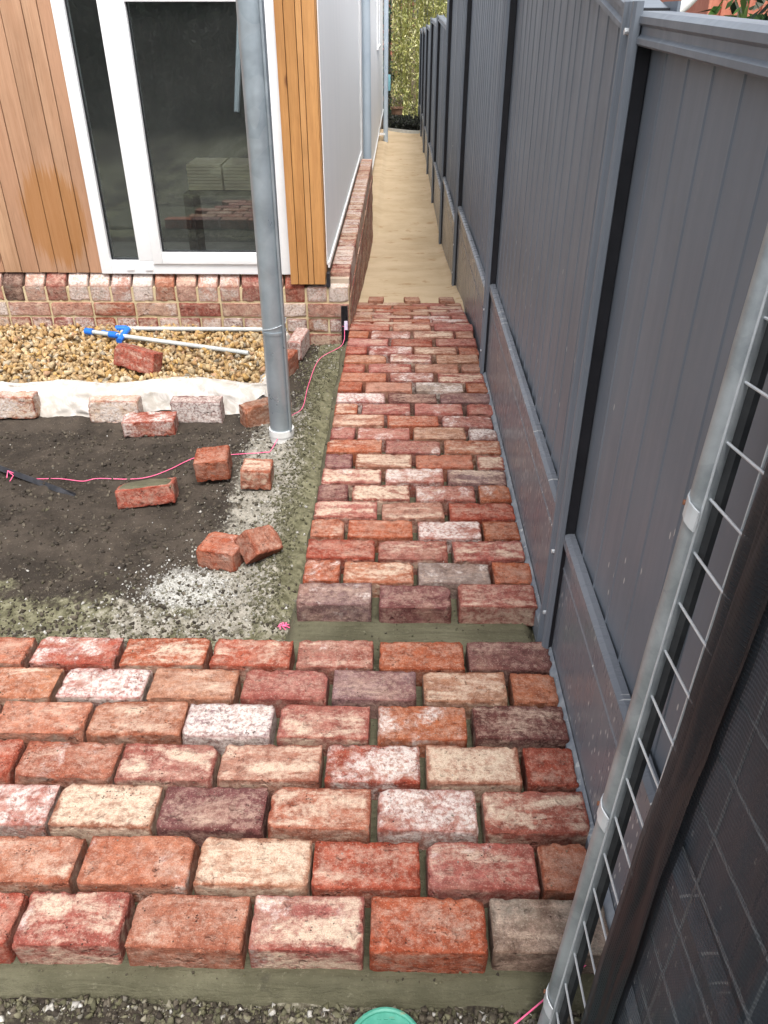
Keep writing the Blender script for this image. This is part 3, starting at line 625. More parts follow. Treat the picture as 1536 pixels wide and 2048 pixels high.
hp(MB().box(-4.5, -.62, 7.4, 7.5, -.3, 2.9).box(-4.5, -.62, 4.42, 7.5, -.4, -.30).box(-4.5, -4.4, 4.42, 7.4, -.3, 2.9).box(-4.5, -.62, 6.2, 7.4, 2.75, 2.85), 'room', 'room')  # ceiling stops short: an added gap that lets sky light in
hp(MB().box(-.62, -.61, 4.42, 7.4, -.3, 2.75), 'room_wall', 'room')
# what stands in the dim room
st = empty('board_stack', (-1.1, 4.62, .53), 'stack of pale timber boards seen low down through the window glass', 'timber stack')
q0 = aty(371, 328, 4.56); q1 = aty(376, 380, 4.56); q2 = aty(447, 378, 4.56)
for k_ in range(8):
    z_ = q1.z+(q0.z-q1.z)*k_/8
    for a, b in ((q0.x, q2.x-.004), (q2.x+.006, -.66)):
        keep(MB().box(a+.002*(k_ % 2), b, 4.56, 4.80, z_, z_+(q0.z-q1.z)/8-.002).build('board', 'carton', bevel=.001), st)
keep(MB().box(q0.x, -.66, 4.57, 4.8, q1.z-.03, q1.z-.004).build('bearer', 'dark'), st)
for x_ in (-1.2, -.75): keep(MB().box(x_, x_+.05, 4.6, 4.78, -.3, q1.z-.03).build('trestle', 'dark'), st)
tag(MB().tube([(-1.12, 6.0, .9), (-1.02, 6.3, 2.0)], .02, 8).build('prop', 'bluegrey'), 'pale blue prop leaning inside the dark room behind the window', 'prop')

# ------------------------------------------------------------------ low brick wall under the house
wall = empty('brick_wall', (-1.4, 4.25, -.1), 'low wall of recycled red and whitewashed bricks with sandy mortar under the window', 'wall')
wall['label'] = 'low wall of recycled red and limewashed bricks with sandy mortar under house'
def wpart(mb, name, mat, **k): return keep(mb.build(name, mat, **k), wall)
FY = 4.222
wpart(MB().box(-6, -.2665, FY+.004, 4.30, -.3, .208), 'mortar', 'wallmortar')
wpart(MB().box(-.376, -.2685, 4.30, 8.43, -.75, .240), 'mortar', 'greymortar')
protoA = [brick_mesh(.108, .05, .073, 900+q, 1, .9) for q in range(8)]
protoS = [brick_mesh(.226, .05, .073, 920+q, 1, .9) for q in range(8)]
protoT = [brick_mesh(.108, .115, .08, 940+q, 1, .9) for q in range(8)]
for q_ in range(4):      # sloping sill bricks
    me_ = brick_mesh(.108, .115, .08, 980+q_, 1, .9)
    for v_ in me_.vertices: v_.co.z += max(0, v_.co.z/.08+.5)*min(1.30*max(0, v_.co.y+.0575), .060)
    protoT.append(me_)
cols_top = ['b w6', 'k d2', 'b w5', 'm c3 w2', 'w w9', 'b w8', 'b w7', 'w w9', 's w3 c4', 'b w3 c5', 'b w7', 'b w6 c5', 'm w2 c3', 'b w5', 'r c3', 'b w8', 'w w9']
WALLX = -.267
cnt = 0
def course(z0, z1, bond, shift=0., specs=None, ylim=None):
    global cnt
    x = WALLX-shift; w_ = .108 if bond == 'h' else .226; i = 0
    while x > -3.0:
        ww = w_ if not (i == 0 and shift < 0) else w_
        pr = protoA if bond == 'h' else protoS
        sp_ = (specs[i % len(specs)] if specs else rand_spec(brng)); cnt += 1
        put_brick(pr[cnt % 8], (x-ww/2, FY+.021+brng.uniform(-.002, .002), (z0+z1)/2), sp_+(' n3' if specs else ' w%d c6 n3' % brng.choice([4, 6, 7, 8, 9])), wall, (R(brng.gauss(0, .6)), 0, 0))
        x -= ww+.0105; i += 1
    return
# rowlock course whose tops form the sill under the window
x = WALLX-.001; i = 0
while x > -3.0:
    yb_ = (4.247 if x > -.40 else 4.272); dy = .115
    put_brick(protoT[8+i % 4] if x < -.39 else protoT[i % 8], (x-.054, FY+.057, .175), (rand_spec(brng) if i > 16 else cols_top[::-1][i % 17]+' n6'), wall, (R(brng.gauss(0, .7)), 0, R(brng.gauss(0, .5)))); x -= .1185; i += 1
course(.054, .124, 's', 0, ['b w3 c3', 'w w9', 'b w4 c4', 'm c4 w2', 'b c4 w5', 's w3 c5', 'b w3 c4', 'b w5 c4', 'w w9', 'b w6'])
course(-.032, .041, 'h', 0, None)
course(-.118, -.045, 's', .0, None)
# header bricks capping the side wall, then its right face course by course
yy = 4.345; i = 0
while yy < 8.40:
    put_brick(protoT[i % 8], (-.3195, yy+.038, .208), 'bmsbtb'[i % 6]+' c%d w%d n1' % (brng.choice([5, 7, 9]), brng.choice([3, 6, 8])), wall, (R(90), 0, R(brng.gauss(0, 1.)))); yy += .0835 if i else .083; i += 1
protoR = [brick_mesh(.226, .05, .073, 960+q, 1, .9) for q in range(6)]
for c_ in range(9):
    z0 = .128-c_*.0865; yy = 4.34+(.12 if c_ % 2 else 0); i = 0
    while yy+.23 < 8.43:
        if z0 > zpath(yy+.2)-.12:
            put_brick(protoR[(i+c_) % 6], (-.2865, yy+.113, z0-.0365), 'bmstb'[(i+c_) % 5]+' c5 w4 n9', wall, (0, 0, R(90))); 
        yy += .2365; i += 1
    if c_ % 2: put_brick(protoA[c_ % 8], (-.2865, 4.395, z0-.0365), rand_spec(brng)+' n6', wall, (0, 0, R(90)))

# ------------------------------------------------------------------ steel fence
FX = .43
fence = empty('fence', (FX+.02, 6, -.2), 'tall dark grey sheet steel fence with plinths running along the brick path', 'fence')
def fp(mb, name, mat, **k): return keep(mb.build(name, mat, **k), fence)
posts = [-2.65, -.5, 1.652, 3.605, 5.87, 8.04, 10.28, 12.42, 14.6, 16.75, 18.9]
tops = [(1.33, 1.37), (1.392, 1.457), (1.462, 1.83), (1.86, 1.90), (1.62, 1.69), (1.385, 1.468), (1.392, 1.440), (1.316, 1.350), (1.225, 1.300), (1.20, 1.26)]
pls = [(-.12, .385, .385), (-.12, .388, .372), (-.12, .378, .428), (-.30, .356, .325), (-.48, .158, .172), (-.56, -.02, -.02), (-.57, -.07, -.07), (-.57, -.09, -.09), (-.57, -.1, -.1), (-.57, -.12, -.12)]
PITCHY = .1145
for b in range(len(posts)-1):
    y0, y1 = posts[b]+.012, posts[b+1]-.012; (ta, tb), (pb, p0, p1) = tops[b], pls[b]
    tz = lambda y, y0=y0, y1=y1, ta=ta, tb=tb: ta+(tb-ta)*(y-y0)/(y1-y0)-.018
    n3 = 3; wsh = (y1-y0)/n3
    for s_ in range(n3):      # three ribbed sheets to a bay
        a = y0+s_*wsh-(.008 if s_ else 0); bnd = y0+(s_+1)*wsh; prof = []; nr = max(1, round((bnd-a)/PITCHY)); pt = (bnd-a)/nr
        off = .005*(s_ % 2)
        for r_ in range(nr):
            q = a+r_*pt; prof += [(FX+.0180+off, q+.0006), (FX+.0190+off, q+.003), (FX+.0150+off, q+pt-.008), (FX+.0126+off, q+pt-.005), (FX+.0126+off, q+pt-.002), (FX+.0150+off, q+pt)]
        prof += [(FX+.014+off, bnd)]
        front = prof; v = []; f = []; n = len(front); zb = pb+.05
        for px_, py_ in front: v += [(px_, py_, zb), (px_, py_, tz(py_))]
        for i in range(n-1): f.append((2*i, 2*i+1, 2*i+3, 2*i+2))
        m_ = MB().add(v, f); me = mesh_np('sheet', m_.v, m_.f); o = link('sheet', me, 'fence', None); keep(o, fence)
        sm = o.modifiers.new('thickness', 'SOLIDIFY'); sm.thickness = .0012; sm.offset = 0
    # capping rail with rolled edges
    ca = [(FX-.012, 0), (FX-.0165, .004), (FX-.0165, .014), (FX-.010, .020), (FX-.010, .034), (FX-.0165, .040), (FX-.0165, .052), (FX-.008, .060), (FX+.045, .060), (FX+.052, .052), (FX+.052, 0)]
    v = []; n = len(ca)
    for yy, zt in ((y0-.004, ta), (y1+.004, tb)): v += [(p_[0], yy, zt-.048+p_[1]*.85) for p_ in ca]
    f = [(i, (i+1) % n, n+(i+1) % n, n+i) for i in range(n-1)]+[tuple(range(n)), tuple(range(2*n-1, n-1, -1))]
    fp(MB().add(v, f), 'cap_rail', 'fence')
    # plinth sheet with folded top lip, one groove line and a foot
    nseg = 6; prof = [(FX-.002, 0), (FX-.002, .78), (FX-.0045, .787), (FX-.002, .795), (FX-.002, .93), (FX-.014, .945), (FX-.014, .992), (FX-.002, 1.0), (FX+.012, 1.0)]
    v = []; n = len(prof)
    for s_ in range(nseg+1):
        t = s_/nseg; yy = y0+(y1-y0)*t; zt = p0+(p1-p0)*t
        v += [(p_[0], yy, pb+(zt-pb)*p_[1]) for p_ in prof]
    f = [(s_*n+i, s_*n+i+1, (s_+1)*n+i+1, (s_+1)*n+i) for s_ in range(nseg) for i in range(n-1)]
    fp(MB().add(v, f), 'plinth', 'plinth')
    if b < 4:
        gb = [(y0, zpath(y0)), (y1, zpath(y1))]
        v = [(FX-.004, gb[0][0], gb[0][1]-.09), (FX-.020, gb[0][0], gb[0][1]-.085), (FX-.020, gb[0][0], gb[0][1]-.012), (FX-.004, gb[0][0], gb[0][1]+.004),
             (FX-.004, gb[1][0], gb[1][1]-.09), (FX-.020, gb[1][0], gb[1][1]-.085), (FX-.020, gb[1][0], gb[1][1]-.012), (FX-.004, gb[1][0], gb[1][1]+.004)]
        if b == 3: v = v and [(q[0], q[1], q[2]+.0) for q in v]
        fp(MB().add(v, [(0, 1, 5, 4), (1, 2, 6, 5), (2, 3, 7, 6), (0, 3, 2, 1), (4, 5, 6, 7)]), 'foot_rail', 'fencebase')
for i, yp in enumerate(posts):
    zb = zpath(yp)-.12; zt = max(tops[max(0, i-1)][1], tops[min(i, len(tops)-1)][0])+.012
    # front faces of two folded channels; near-black web and fill paint the shade inside
    pf = [(FX-.014, yp-.046), (FX-.024, yp-.043), (FX-.028, yp-.036), (FX-.028, yp-.028), (FX-.022, yp-.022), (FX-.022, yp-.008), (FX-.026, yp-.004), (FX-.0225, yp), (FX-.026, yp+.004), (FX-.022, yp+.008), (FX-.022, yp+.022), (FX-.028, yp+.028), (FX-.028, yp+.036), (FX-.024, yp+.043), (FX-.014, yp+.046),
          (FX-.012, yp+.044), (FX-.018, yp+.004), (FX-.018, yp-.004), (FX-.012, yp-.044)]
    po = fp(MB().prism(pf, zb, zt), 'post', 'post', origin=(FX, yp, zb))
    fp(MB().box(FX-.0175, FX+.052, yp-.003, yp+.003, zb, zt-.01), 'web', 'fence_shade')
    fp(MB().box(FX-.0175, FX+.0125, yp-.040, yp-.0035, zb, zt-.02), 'channel_shade', 'fence_shade')
    fp(MB().box(FX+.045, FX+.05, yp-.046, yp+.046, zb, zt), 'post_back', 'post')
    if -1 < yp < 6:
        for zz in (zt-.045, zb+.42, zb+.22):
            fp(MB().tube([(FX-.032, yp-.012, zz), (FX-.021, yp-.012, zz)], .0055, 8), 'screw', 'galvwire')

# ------------------------------------------------------------------ gravel bed and fabric
GX0, GX1, GY0, GY1 = -2.75, -.60, 3.34, 4.225
def ztop_gravel(x, y): return -.012-.055*sstep((3.47-y)/.13)-.045*sstep((x+.66)/.08)+.02*(vnoise(np.array(x), np.array(y), 4, 2, 8)-.5)
n = 5200; P = np.stack([rng.uniform(GX0, GX1, n), rng.uniform(GY0, GY1-.01, n), np.zeros(n)], 1)
fedge = 3.40+.03*np.sin(P[:, 0]*5.3+.6)+.02*np.sin(P[:, 0]*11)
P = P[P[:, 1] > fedge]; n = len(P)
P[:, 2] = ztop_gravel(P[:, 0], P[:, 1])+rng.uniform(-.018, .008, n)
gc = np.array([(.58, .38, .18), (.66, .47, .25), (.50, .30, .13), (.70, .54, .33), (.64, .40, .15), (.46, .31, .17), (.72, .61, .44), (.38, .32, .24), (.56, .34, .20)])
cols = gc[rng.choice(9, n, p=[.2, .2, .10, .16, .15, .06, .08, .02, .03])]*rng.uniform(.58, .88, (n, 1))
Sc = rng.uniform(.011, .0265, (n, 1))*rng.uniform(.75, 1.3, (n, 3))
tag(scatter('gravel', rock_protos(14, 10, .7, 4), P, Sc, np.clip(cols, 0, .85), 'stone'), 'bed of crushed golden sandstone gravel below the window', kind='stuff')
X, Y = np.meshgrid(np.linspace(GX0, GX1, 60), np.linspace(GY0+.03, GY1, 30))
tag(link('gravel_bed', grid_mesh('gravel_bed', X, Y, -.035-.05*sstep((3.46-Y)/.12)-.04*sstep((X+.66)/.08)), m_noise('gravel_fines', (.25, .17, .08), (.42, .30, .16), 30, .95, .6, .005, 90)), 'sandy fines under the gravel', kind='structure')
# fabric folded up over the edging bricks
nx_, ny_ = 260, 34; V = []; 
for j in range(ny_):
    for i in range(nx_):
        x = -2.75+2.16*i/(nx_-1); t = j/(ny_-1)
        ye = 3.395+.03*math.sin(x*5.3+.6)+.02*math.sin(x*11)
        sag = .5+.5*math.sin(x*4.1+1.2)
        hump = .035+.022*noise.noise(Vector((x*3.2, 0, 2)))-.012*sag
        prof = [(-.035, .13), (.0, .055), (hump-.015, .005), (hump, -.045), (hump*.3-.015, -.095), (-.075, -.13), (-.108, -.145)]
        q = t*(len(prof)-1); k_ = min(int(q), len(prof)-2); fr = q-k_; fr = fr*fr*(3-2*fr)
        z = prof[k_][0]*(1-fr)+prof[k_+1][0]*fr-.006; y = ye+prof[k_][1]*(1-fr)+prof[k_+1][1]*fr
        w1 = noise.noise(Vector((x*5+t*3, t*1.5, 5)))*.022+max(0, noise.noise(Vector((x*9-t*7, t*2.2+x*2, 9))))*.026+noise.noise(Vector((x*26+t*14, t*2, 1)))*.0035
        V.append((x, y-w1*.8, z+w1*.7))
Fq = [(j*nx_+i, j*nx_+i+1, (j+1)*nx_+i+1, (j+1)*nx_+i) for j in range(ny_-1) for i in range(nx_-1)]
fab = link('ground_fabric', mesh_np('ground_fabric', V, Fq), 'fabric', smooth=True)
tag(fab, 'crumpled white geotextile sheet folded up along the front of the gravel bed', 'fabric sheet')
# its short return on the right end, behind the standing bricks
V = []; 
for j in range(24):
    for i in range(50):
        y = 3.26+.85*i/49; t = j/23; hump = .015+.02*noise.noise(Vector((y*4, 3, 2)))
        prof = [(-.04, -.08), (-.01, -.03), (hump, .0), (hump-.03, .022), (-.10, .035)]; q = t*4; k_ = min(int(q), 3); fr = q-k_
        z = prof[k_][0]*(1-fr)+prof[k_+1][0]*fr; x = -.600+prof[k_][1]*(1-fr)+prof[k_+1][1]*fr; w1 = noise.noise(Vector((y*14, t*3, 5)))*.014
        V.append((x+w1, y, z+w1*.6))
o = link('fabric_return', mesh_np('fabric_return', V, [(j*50+i, j*50+i+1, (j+1)*50+i+1, (j+1)*50+i) for j in range(23) for i in range(49)]), 'fabric', smooth=True); o.parent = fab

# ------------------------------------------------------------------ loose bricks, each a thing
G0 = -.092
def loose(p0, L, yaw, spec, label, pose='flat', group='loose bricks around the dirt patch', z=None, extra=(0, 0), dims=None, fine=2):
    global seed
    seed += 1; me = brick_mesh(L, *(dims or (.107, .072)), seed, fine, 1.25)
    o = bpy.data.objects.new('loose_brick', me); C.objects.link(o); dress(o, spec); tag(o, label, 'brick', group)
    hh = {'flat': .036, 'edge': .0535, 'end': L/2}[pose]
    rot = {'flat': Euler((0, 0, yaw)), 'edge': Euler((R(90), 0, yaw)), 'end': Euler((0, R(90), yaw))}[pose]
    o.rotation_euler = rot if extra == (0, 0) else (Matrix.Rotation(yaw, 3, 'Z') @ Matrix.Rotation(extra[0], 3, 'X') @ Matrix.Rotation(extra[1], 3, 'Y') @ (Matrix.Rotation(R(90), 3, 'X') if pose == 'edge' else Matrix.Identity(3))).to_euler()
    o.location = (p0[0], p0[1], (G0 if z is None else z)+hh); return o
loose((-1.745, 3.235), .225, R(2), 's w7 c8', 'chipped red and cream brick on edge at left end of fabric', 'edge')
loose((-1.262, 3.20), .225, R(1), 'b c9 w7 d3', 'cream brick on edge holding fabric behind the pinkish red brick', 'edge')
loose((-1.078, 3.085), .225, R(5), 'r w6', 'pinkish red brick lying flat in front of the cream edging brick', 'flat')
loose((-.893, 3.20), .225, R(1), 'p w8', 'purplish brick with white lime on edge under middle of fabric', 'edge')
loose((-.585, 3.185), .225, R(35), 's c4 w2', 'salmon brick on edge set at an angle left of downpipe', 'edge')
loose((-.566, 3.72), .215, R(78), 'o c3', 'orange brick on edge right behind downpipe beside gravel', 'edge')
loose((-.530, 4.04), .225, R(84), 'm w8', 'white limed brick on edge near low house wall', 'edge')
loose((-1.262, 3.60), .235, R(-22), 'r w3 c4 d1', 'mortar topped red brick tilted on top of the gravel', 'edge', z=-.01, extra=(R(-14), R(5)))
loose((-.712, 2.665), .13, R(6), 'o w2 c1', 'broken orange half brick standing beside string line', 'end', extra=(R(2), R(-4)), dims=(.125, .085), z=-.083).scale = (1, 1, 1)
loose((-.535, 2.62), .115, R(2), 's c6 d1', 'sandy pink half brick standing at edge of grey dust', 'end', extra=(R(-3), R(3)), dims=(.112, .08), z=-.095)
capped = loose((-.930, 2.50), .21, R(7), 'r w3 d4 c3 n6', 'brick capped with olive mortar lying by itself on dark soil', 'flat', extra=(R(-14), R(-4)))
loose((-.575, 2.125), .135, R(-14), 'o w3 c1', 'orange half brick with pale top left of leaning brick', 'flat', dims=(.115, .075))
loose((-.452, 2.135), .125, R(38), 's c2', 'dusty brown half brick tipped against the orange half brick', 'flat', z=-.065, extra=(R(38), R(22)), dims=(.095, .075))

capm = MB(); cxs = np.linspace(-.098, .098, 12); czs = np.linspace(-.033, .033, 6); vv = []
for z_ in czs:
    for x_ in cxs: vv.append((x_, z_*1.45, .036+.009+.005*noise.noise(Vector((x_*22, z_*30, 4)))-.011*((abs(x_)/.098)**4+(abs(z_)/.033)**4)))
capm.add(vv, [(j*12+i, j*12+i+1, (j+1)*12+i+1, (j+1)*12+i) for j in range(5) for i in range(11)])
cp = capm.build('mortar_cap', M['bed'], smooth=True); cp.parent = capped
# ------------------------------------------------------------------ downpipes
dp = empty('downpipe', (-.486, 2.985, -.1), 'thick galvanised downpipe standing free in front of the window', 'downpipe', 'galvanised pipes along the house')
keep(MB().tube([(-.488, 2.985, -.03), (-.487, 2.985, .405)], .0465, 40).tube([(-.487, 2.985, .40), (-.483, 2.985, 1.5), (-.478, 2.985, 3.2)], .0450, 40).build('pipe', 'zinc', smooth=True), dp)
keep(MB().tube([(-.487, 2.985, .399), (-.487, 2.985, .410)], .0485, 40).build('joint', 'zinc', smooth=True), dp)
keep(MB().tube([(-.488, 2.985, -.16), (-.488, 2.985, -.03)], .050, 36).tube([(-.488, 2.985, -.045), (-.488, 2.985, -.018)], .053, 36).build('socket', 'pvcwhite', smooth=True), dp)
ring = [(-.487+.0475*math.cos(a_), 2.985+.0475*math.sin(a_), .428+.012*math.cos(a_)) for a_ in np.linspace(R(-150), R(30), 20)]
keep(MB().tube(ring, .0012, 6).tube([(ring[-1][0], ring[-1][1], ring[-1][2]-.006), (ring[-1][0]+.004, ring[-1][1]-.002, ring[-1][2]+.012)], .004, 8).build('wire_tie', 'galvwire'), dp)
sm_ = [(-.4403+.0008, 2.975, z_) for z_ in (.0, 3.2)]
keep(MB().box(-.449, -.440, 2.949, 2.957, -.02, 3.2).build('seam', 'zinc', bevel=.002), dp)
d2 = empty('downpipe', (-.33, 8.62, -.5), 'blue grey downpipe against the white wall at the end of the low brick wall', 'downpipe', 'galvanised pipes along the house')
keep(MB().tube([(-.322, 8.62, -.5), (-.322, 8.62, 3.1)], .041, 24).build('pipe', 'bluegrey', smooth=True), d2)
keep(MB().box(-.378, -.30, 8.66, 8.665, 1.7, 1.73).build('bracket', 'bluegrey'), d2)
d3 = empty('downpipe', (-.25, 15.9, -.5), 'slim pale pipe far along the passage near its left end', 'downpipe', 'galvanised pipes along the house')
keep(MB().tube([(-.252, 15.9, -.5), (-.245, 15.9, 3.1)], .042, 20).build('pipe', 'bluegrey', smooth=True), d3)
keep(MB().box(-.37, -.25, 15.86, 15.89, -.38, -.345).build('bracket', 'upvc'), d3)

# ------------------------------------------------------------------ conduit on the gravel
def conduit(a, b, label, blues):
    o = empty('plastic_conduit', a, label, 'pipe', 'conduits lying on the gravel'); a = Vector(a); b = Vector(b)
    keep(MB().tube([a, b], .0115, 16).build('pipe', 'pvc', smooth=True), o); dr = (b-a).normalized()
    for t0, t1, r_ in blues: keep(MB().tube([a+dr*t0, a+dr*t1], r_, 14).build('fitting', 'blue', smooth=True), o)
    return o
c1 = conduit(aty(243, 657, 4.14), aty(534, 659, 4.14), 'straight grey plastic pipe lying along the foot of the low wall', [(-.03, .03, .017)])
c2 = conduit(tuple(atz(178, 663, .022)), tuple(atz(497, 706, .012)), 'grey plastic pipe with blue fittings lying slantwise across the gravel', [(-.02, .025, .018), (.13, .175, .018)])
a_ = atz(256, 658, .03); b_ = atz(238, 682, .01); c_ = atz(205, 664, .02)
keep(MB().tube([a_, b_], .016, 14).build('fitting', 'blue', smooth=True), c2)
keep(MB().tube([c_, atz(240, 672, .02)], .011, 12).build('fitting', 'blue', smooth=True), c2)

# ------------------------------------------------------------------ string lines, pegs
def g_at(x, y): return float(gheight(np.array([x]), np.array([y]))[0])
def string(pts, label, r=.0016, ties=()):
    P_ = [Vector(p) for p in pts]; out = []
    for i in range(len(P_)-1):
        p0, p1, p2, p3 = P_[max(i-1, 0)], P_[i], P_[i+1], P_[min(i+2, len(P_)-1)]
        for k_ in range(8):
            t = k_/8; out.append(.5*((2*p1)+(-p0+p2)*t+(2*p0-5*p1+4*p2-p3)*t*t+(-p0+3*p1-3*p2+p3)*t**3))
    out.append(P_[-1]); m_ = MB().tube(out, r, 6)
    for q in ties: m_.tube([Vector(w) for w in q], r, 6)
    o = m_.build('string_line', 'pink', smooth=True); return tag(o, label, 'string', 'pink string lines')
def gz(X, Y, h=.006):
    p = atz(X, Y, -.09); return (p.x, p.y, g_at(p.x, p.y)+h)
s1 = [aty(689, 655, 4.18), aty(684, 690, 4.05), gz(640, 740, .03), gz(618, 790, .02), gz(606, 840, .03), gz(580, 868, .05), gz(545, 908), gz(530, 913), gz(478, 917), gz(400, 918), gz(372, 925), gz(340, 942), gz(300, 955), gz(260, 960), gz(195, 957), gz(165, 961), gz(120, 957), gz(60, 956), gz(18, 950, .03)]
string(s1, 'loose pink string running from the corner peg past the downpipe over dark soil', ties=[[gz(18, 950, .03), gz(15, 960, .015)], [gz(18, 950, .03), gz(28, 956, .02), gz(20, 964, .01)], [aty(684, 652, 4.18), aty(696, 656, 4.16)]])
e1 = (.398, .81, -.03); e2 = atz(1030, 2048, -.06)
e2 = Vector(e1)+(e2-Vector(e1))*1.8
string([e1, tuple(e2)], 'taut pink string under the mesh panel in the near right corner', ties=[[e1, (.402, .82, -.01)], [e1, (.39, .83, -.022)], [(.402, .80, -.04), (.398, .83, -.03)]])
pg = empty('line_peg', (-.285, 4.19, -.1), 'black steel peg with a price tag standing at the corner of the low wall', 'peg')
a0 = aty(689, 612, 4.19)
keep(MB().box(a0.x-.018, a0.x+.018, 4.188, 4.192, -.14, a0.z).box(a0.x+.0145, a0.x+.018, 4.165, 4.188, -.14, a0.z).box(a0.x-.018, a0.x-.0145, 4.165, 4.188, -.14, a0.z).build('shaft', 'black'), pg)
keep(MB().box(a0.x-.002, a0.x+.016, 4.160, 4.163, .0, .05).build('price_tag', 'label'), pg)
pk = empty('line_peg', (-1.5, 2.7, -.09), 'black steel peg lying on the dark soil with string tied to its end', 'peg')
pa = Vector(gz(-30, 930, .02)); pb_ = Vector(gz(152, 990, .004)); dr = (pb_-pa).normalized(); sd = dr.cross(Vector((0, 0, 1))).normalized()
v = []
for p, w_ in ((pa, .016), (pb_-dr*.08, .016), (pb_, .003)):
    v += [p-sd*w_, p+Vector((0, 0, .014)), p+sd*w_, p+Vector((0, 0, .004))]
keep(MB().add(v, [(0, 1, 5, 4), (1, 2, 6, 5), (2, 3, 7, 6), (3, 0, 4, 7), (4, 5, 9, 8), (5, 6, 10, 9), (6, 7, 11, 10), (7, 4, 8, 11), (0, 3, 2, 1), (8, 9, 10, 11)]).build('shaft', 'black'), pk)
fl = MB(); fc = Vector(gz(568, 1254, .01))
for k_ in range(7):
    a_ = k_*.9; fl.tube([fc, fc+Vector((.012*math.cos(a_), .010*math.sin(a_), .006)), fc+Vector((.018*math.cos(a_+.6), .015*math.sin(a_+.6), -.002))], .0018, 5)
tag(fl.build('string_knot', 'pink'), 'tangled knot of pink string on grey dust at corner of path', 'string knot')

# ------------------------------------------------------------------ valve box lid
lc = atz(771, 2100, -.075); lid = empty('valve_box', (lc.x, lc.y, -.10), 'round green plastic irrigation lid in the dirt in front of the paving', 'valve box')
m_ = MB(); rad = .060
m_.tube([(lc.x, lc.y, -.10), (lc.x, lc.y, -.074)], rad, 40); keep(m_.build('lid', 'green', smooth=True), lid)
m_ = MB(); m_.tube([(lc.x+.065*math.cos(a_), lc.y+.065*math.sin(a_), -.074) for a_ in np.linspace(0, 2*math.pi, 41)], .005, 8); keep(m_.build('rim', 'green', smooth=True), lid)
m_ = MB()
for k_ in range(-4, 5):
    for j in range(-4, 5):
        if math.hypot(k_, j)*.0125 < .052: m_.box(lc.x+k_*.0125-.004, lc.x+k_*.0125+.004, lc.y+j*.0125-.0015, lc.y+j*.0125+.0015, -.0745, -.0722)
keep(m_.build('tread', 'green'), lid)

# ------------------------------------------------------------------ crumbs, pebbles
pr = rock_protos(10, 9, .8, 9)
def crumbs(name, n, fn, smin, smax, pal, label, lift=.2, seed=5):
    rg = np.random.default_rng(seed); P = fn(rg, n); P = P[(P[:, 0] > -2.6) & (P[:, 0] < .42)]; n = len(P)
    s = smin+(smax-smin)*rg.random(n)**3.5; z = gheight(P[:, 0], P[:, 1]); z = P[:, 2] if P.shape[1] > 2 else z
    pal = np.array(pal); cols = pal[rg.integers(0, len(pal), n)]*rg.uniform(.75, 1.15, (n, 1))
    return tag(scatter(name, pr, np.stack([P[:, 0], P[:, 1], z+s*lift], 1), s[:, None]*rg.uniform(.75, 1.2, (n, 3)), cols, 'crumb', seed=seed), label, kind='stuff')
OL = [(.12, .112, .064), (.155, .145, .09), (.09, .085, .05), (.19, .175, .115)]; GR = [(.27, .255, .215), (.38, .36, .31), (.18, .165, .135), (.48, .46, .42), (.22, .20, .15)]
WH = [(.50, .49, .46), (.40, .39, .35), (.30, .29, .25), (.60, .59, .57)]; DK = [(.06, .05, .035), (.09, .075, .055), (.045, .036, .028), (.12, .10, .075)]
crumbs('mortar_crumbs', 7000, lambda g, n: np.stack([-.405+g.normal(0, .036, n), g.uniform(1.8, 4.1, n)], 1), .0015, .010, OL, 'olive mortar crumbs heaped along the left edge of the path', seed=11)
crumbs('grey_rubble', 5200, lambda g, n: np.stack([-.52+g.normal(0, .085, n), g.uniform(1.75, 3.5, n)], 1), .0015, .009, GR, 'grey crushed rubble along the trench', seed=12)
crumbs('white_pebbles', 1700, lambda g, n: np.stack([-.67+g.normal(0, .10, n), 1.96+g.normal(0, .075, n)], 1), .0015, .008, WH, 'white crushed pebbles spilled on the soil', seed=13)
crumbs('white_chips', 350, lambda g, n: np.concatenate([np.stack([-.50+g.normal(0, .06, n//2), 2.95+g.normal(0, .08, n//2)], 1), np.stack([g.uniform(-1.9, -.4, n-n//2), g.uniform(1.75, 3.1, n-n//2)], 1)]), .0015, .0065, WH, 'scattered white chips on the soil', seed=14)
crumbs('soil_crumbs', 6500, lambda g, n: np.stack([g.uniform(-2.0, -.5, n), g.uniform(1.68, 3.1, n)], 1), .0015, .013, DK, 'dark clods of soil', seed=15)
crumbs('edge_rubble', 8000, lambda g, n: np.stack([g.uniform(-2.0, -.30, n), 1.66+np.abs(g.normal(0, .17, n))], 1), .0012, .0095, GR[2:]+OL+OL+DK+DK, 'mixed grey and olive rubble behind the first row of paving', seed=16)
crumbs('front_rubble', 12000, lambda g, n: np.stack([g.uniform(-1.1, .42, n), .735-np.abs(g.normal(0, .09, n))], 1), .0015, .0120, DK+DK+OL+OL+GR[2:], 'soil and mortar crumbs at the near edge of paving', seed=17)
crumbs('wall_rubble', 800, lambda g, n: np.stack([g.uniform(-.56, -.27, n), g.uniform(3.6, 4.2, n)], 1), .003, .010, OL+OL+GR, 'olive crumbs at the foot of the wall', seed=18)
def joint_pts(g, n):
    P = np.stack([g.uniform(-1.2, .415, n), g.uniform(.76, 1.70, n), np.full(n, -.065)], 1)
    Q = np.stack([g.uniform(-.30, .415, n), g.uniform(1.64, 4.2, n), np.full(n, -.063)], 1); return np.concatenate([P, Q])
crumbs('joint_crumbs', 4000, joint_pts, .0015, .006, OL+DK, 'mortar crumbs fallen into the joints between paving bricks', seed=19)

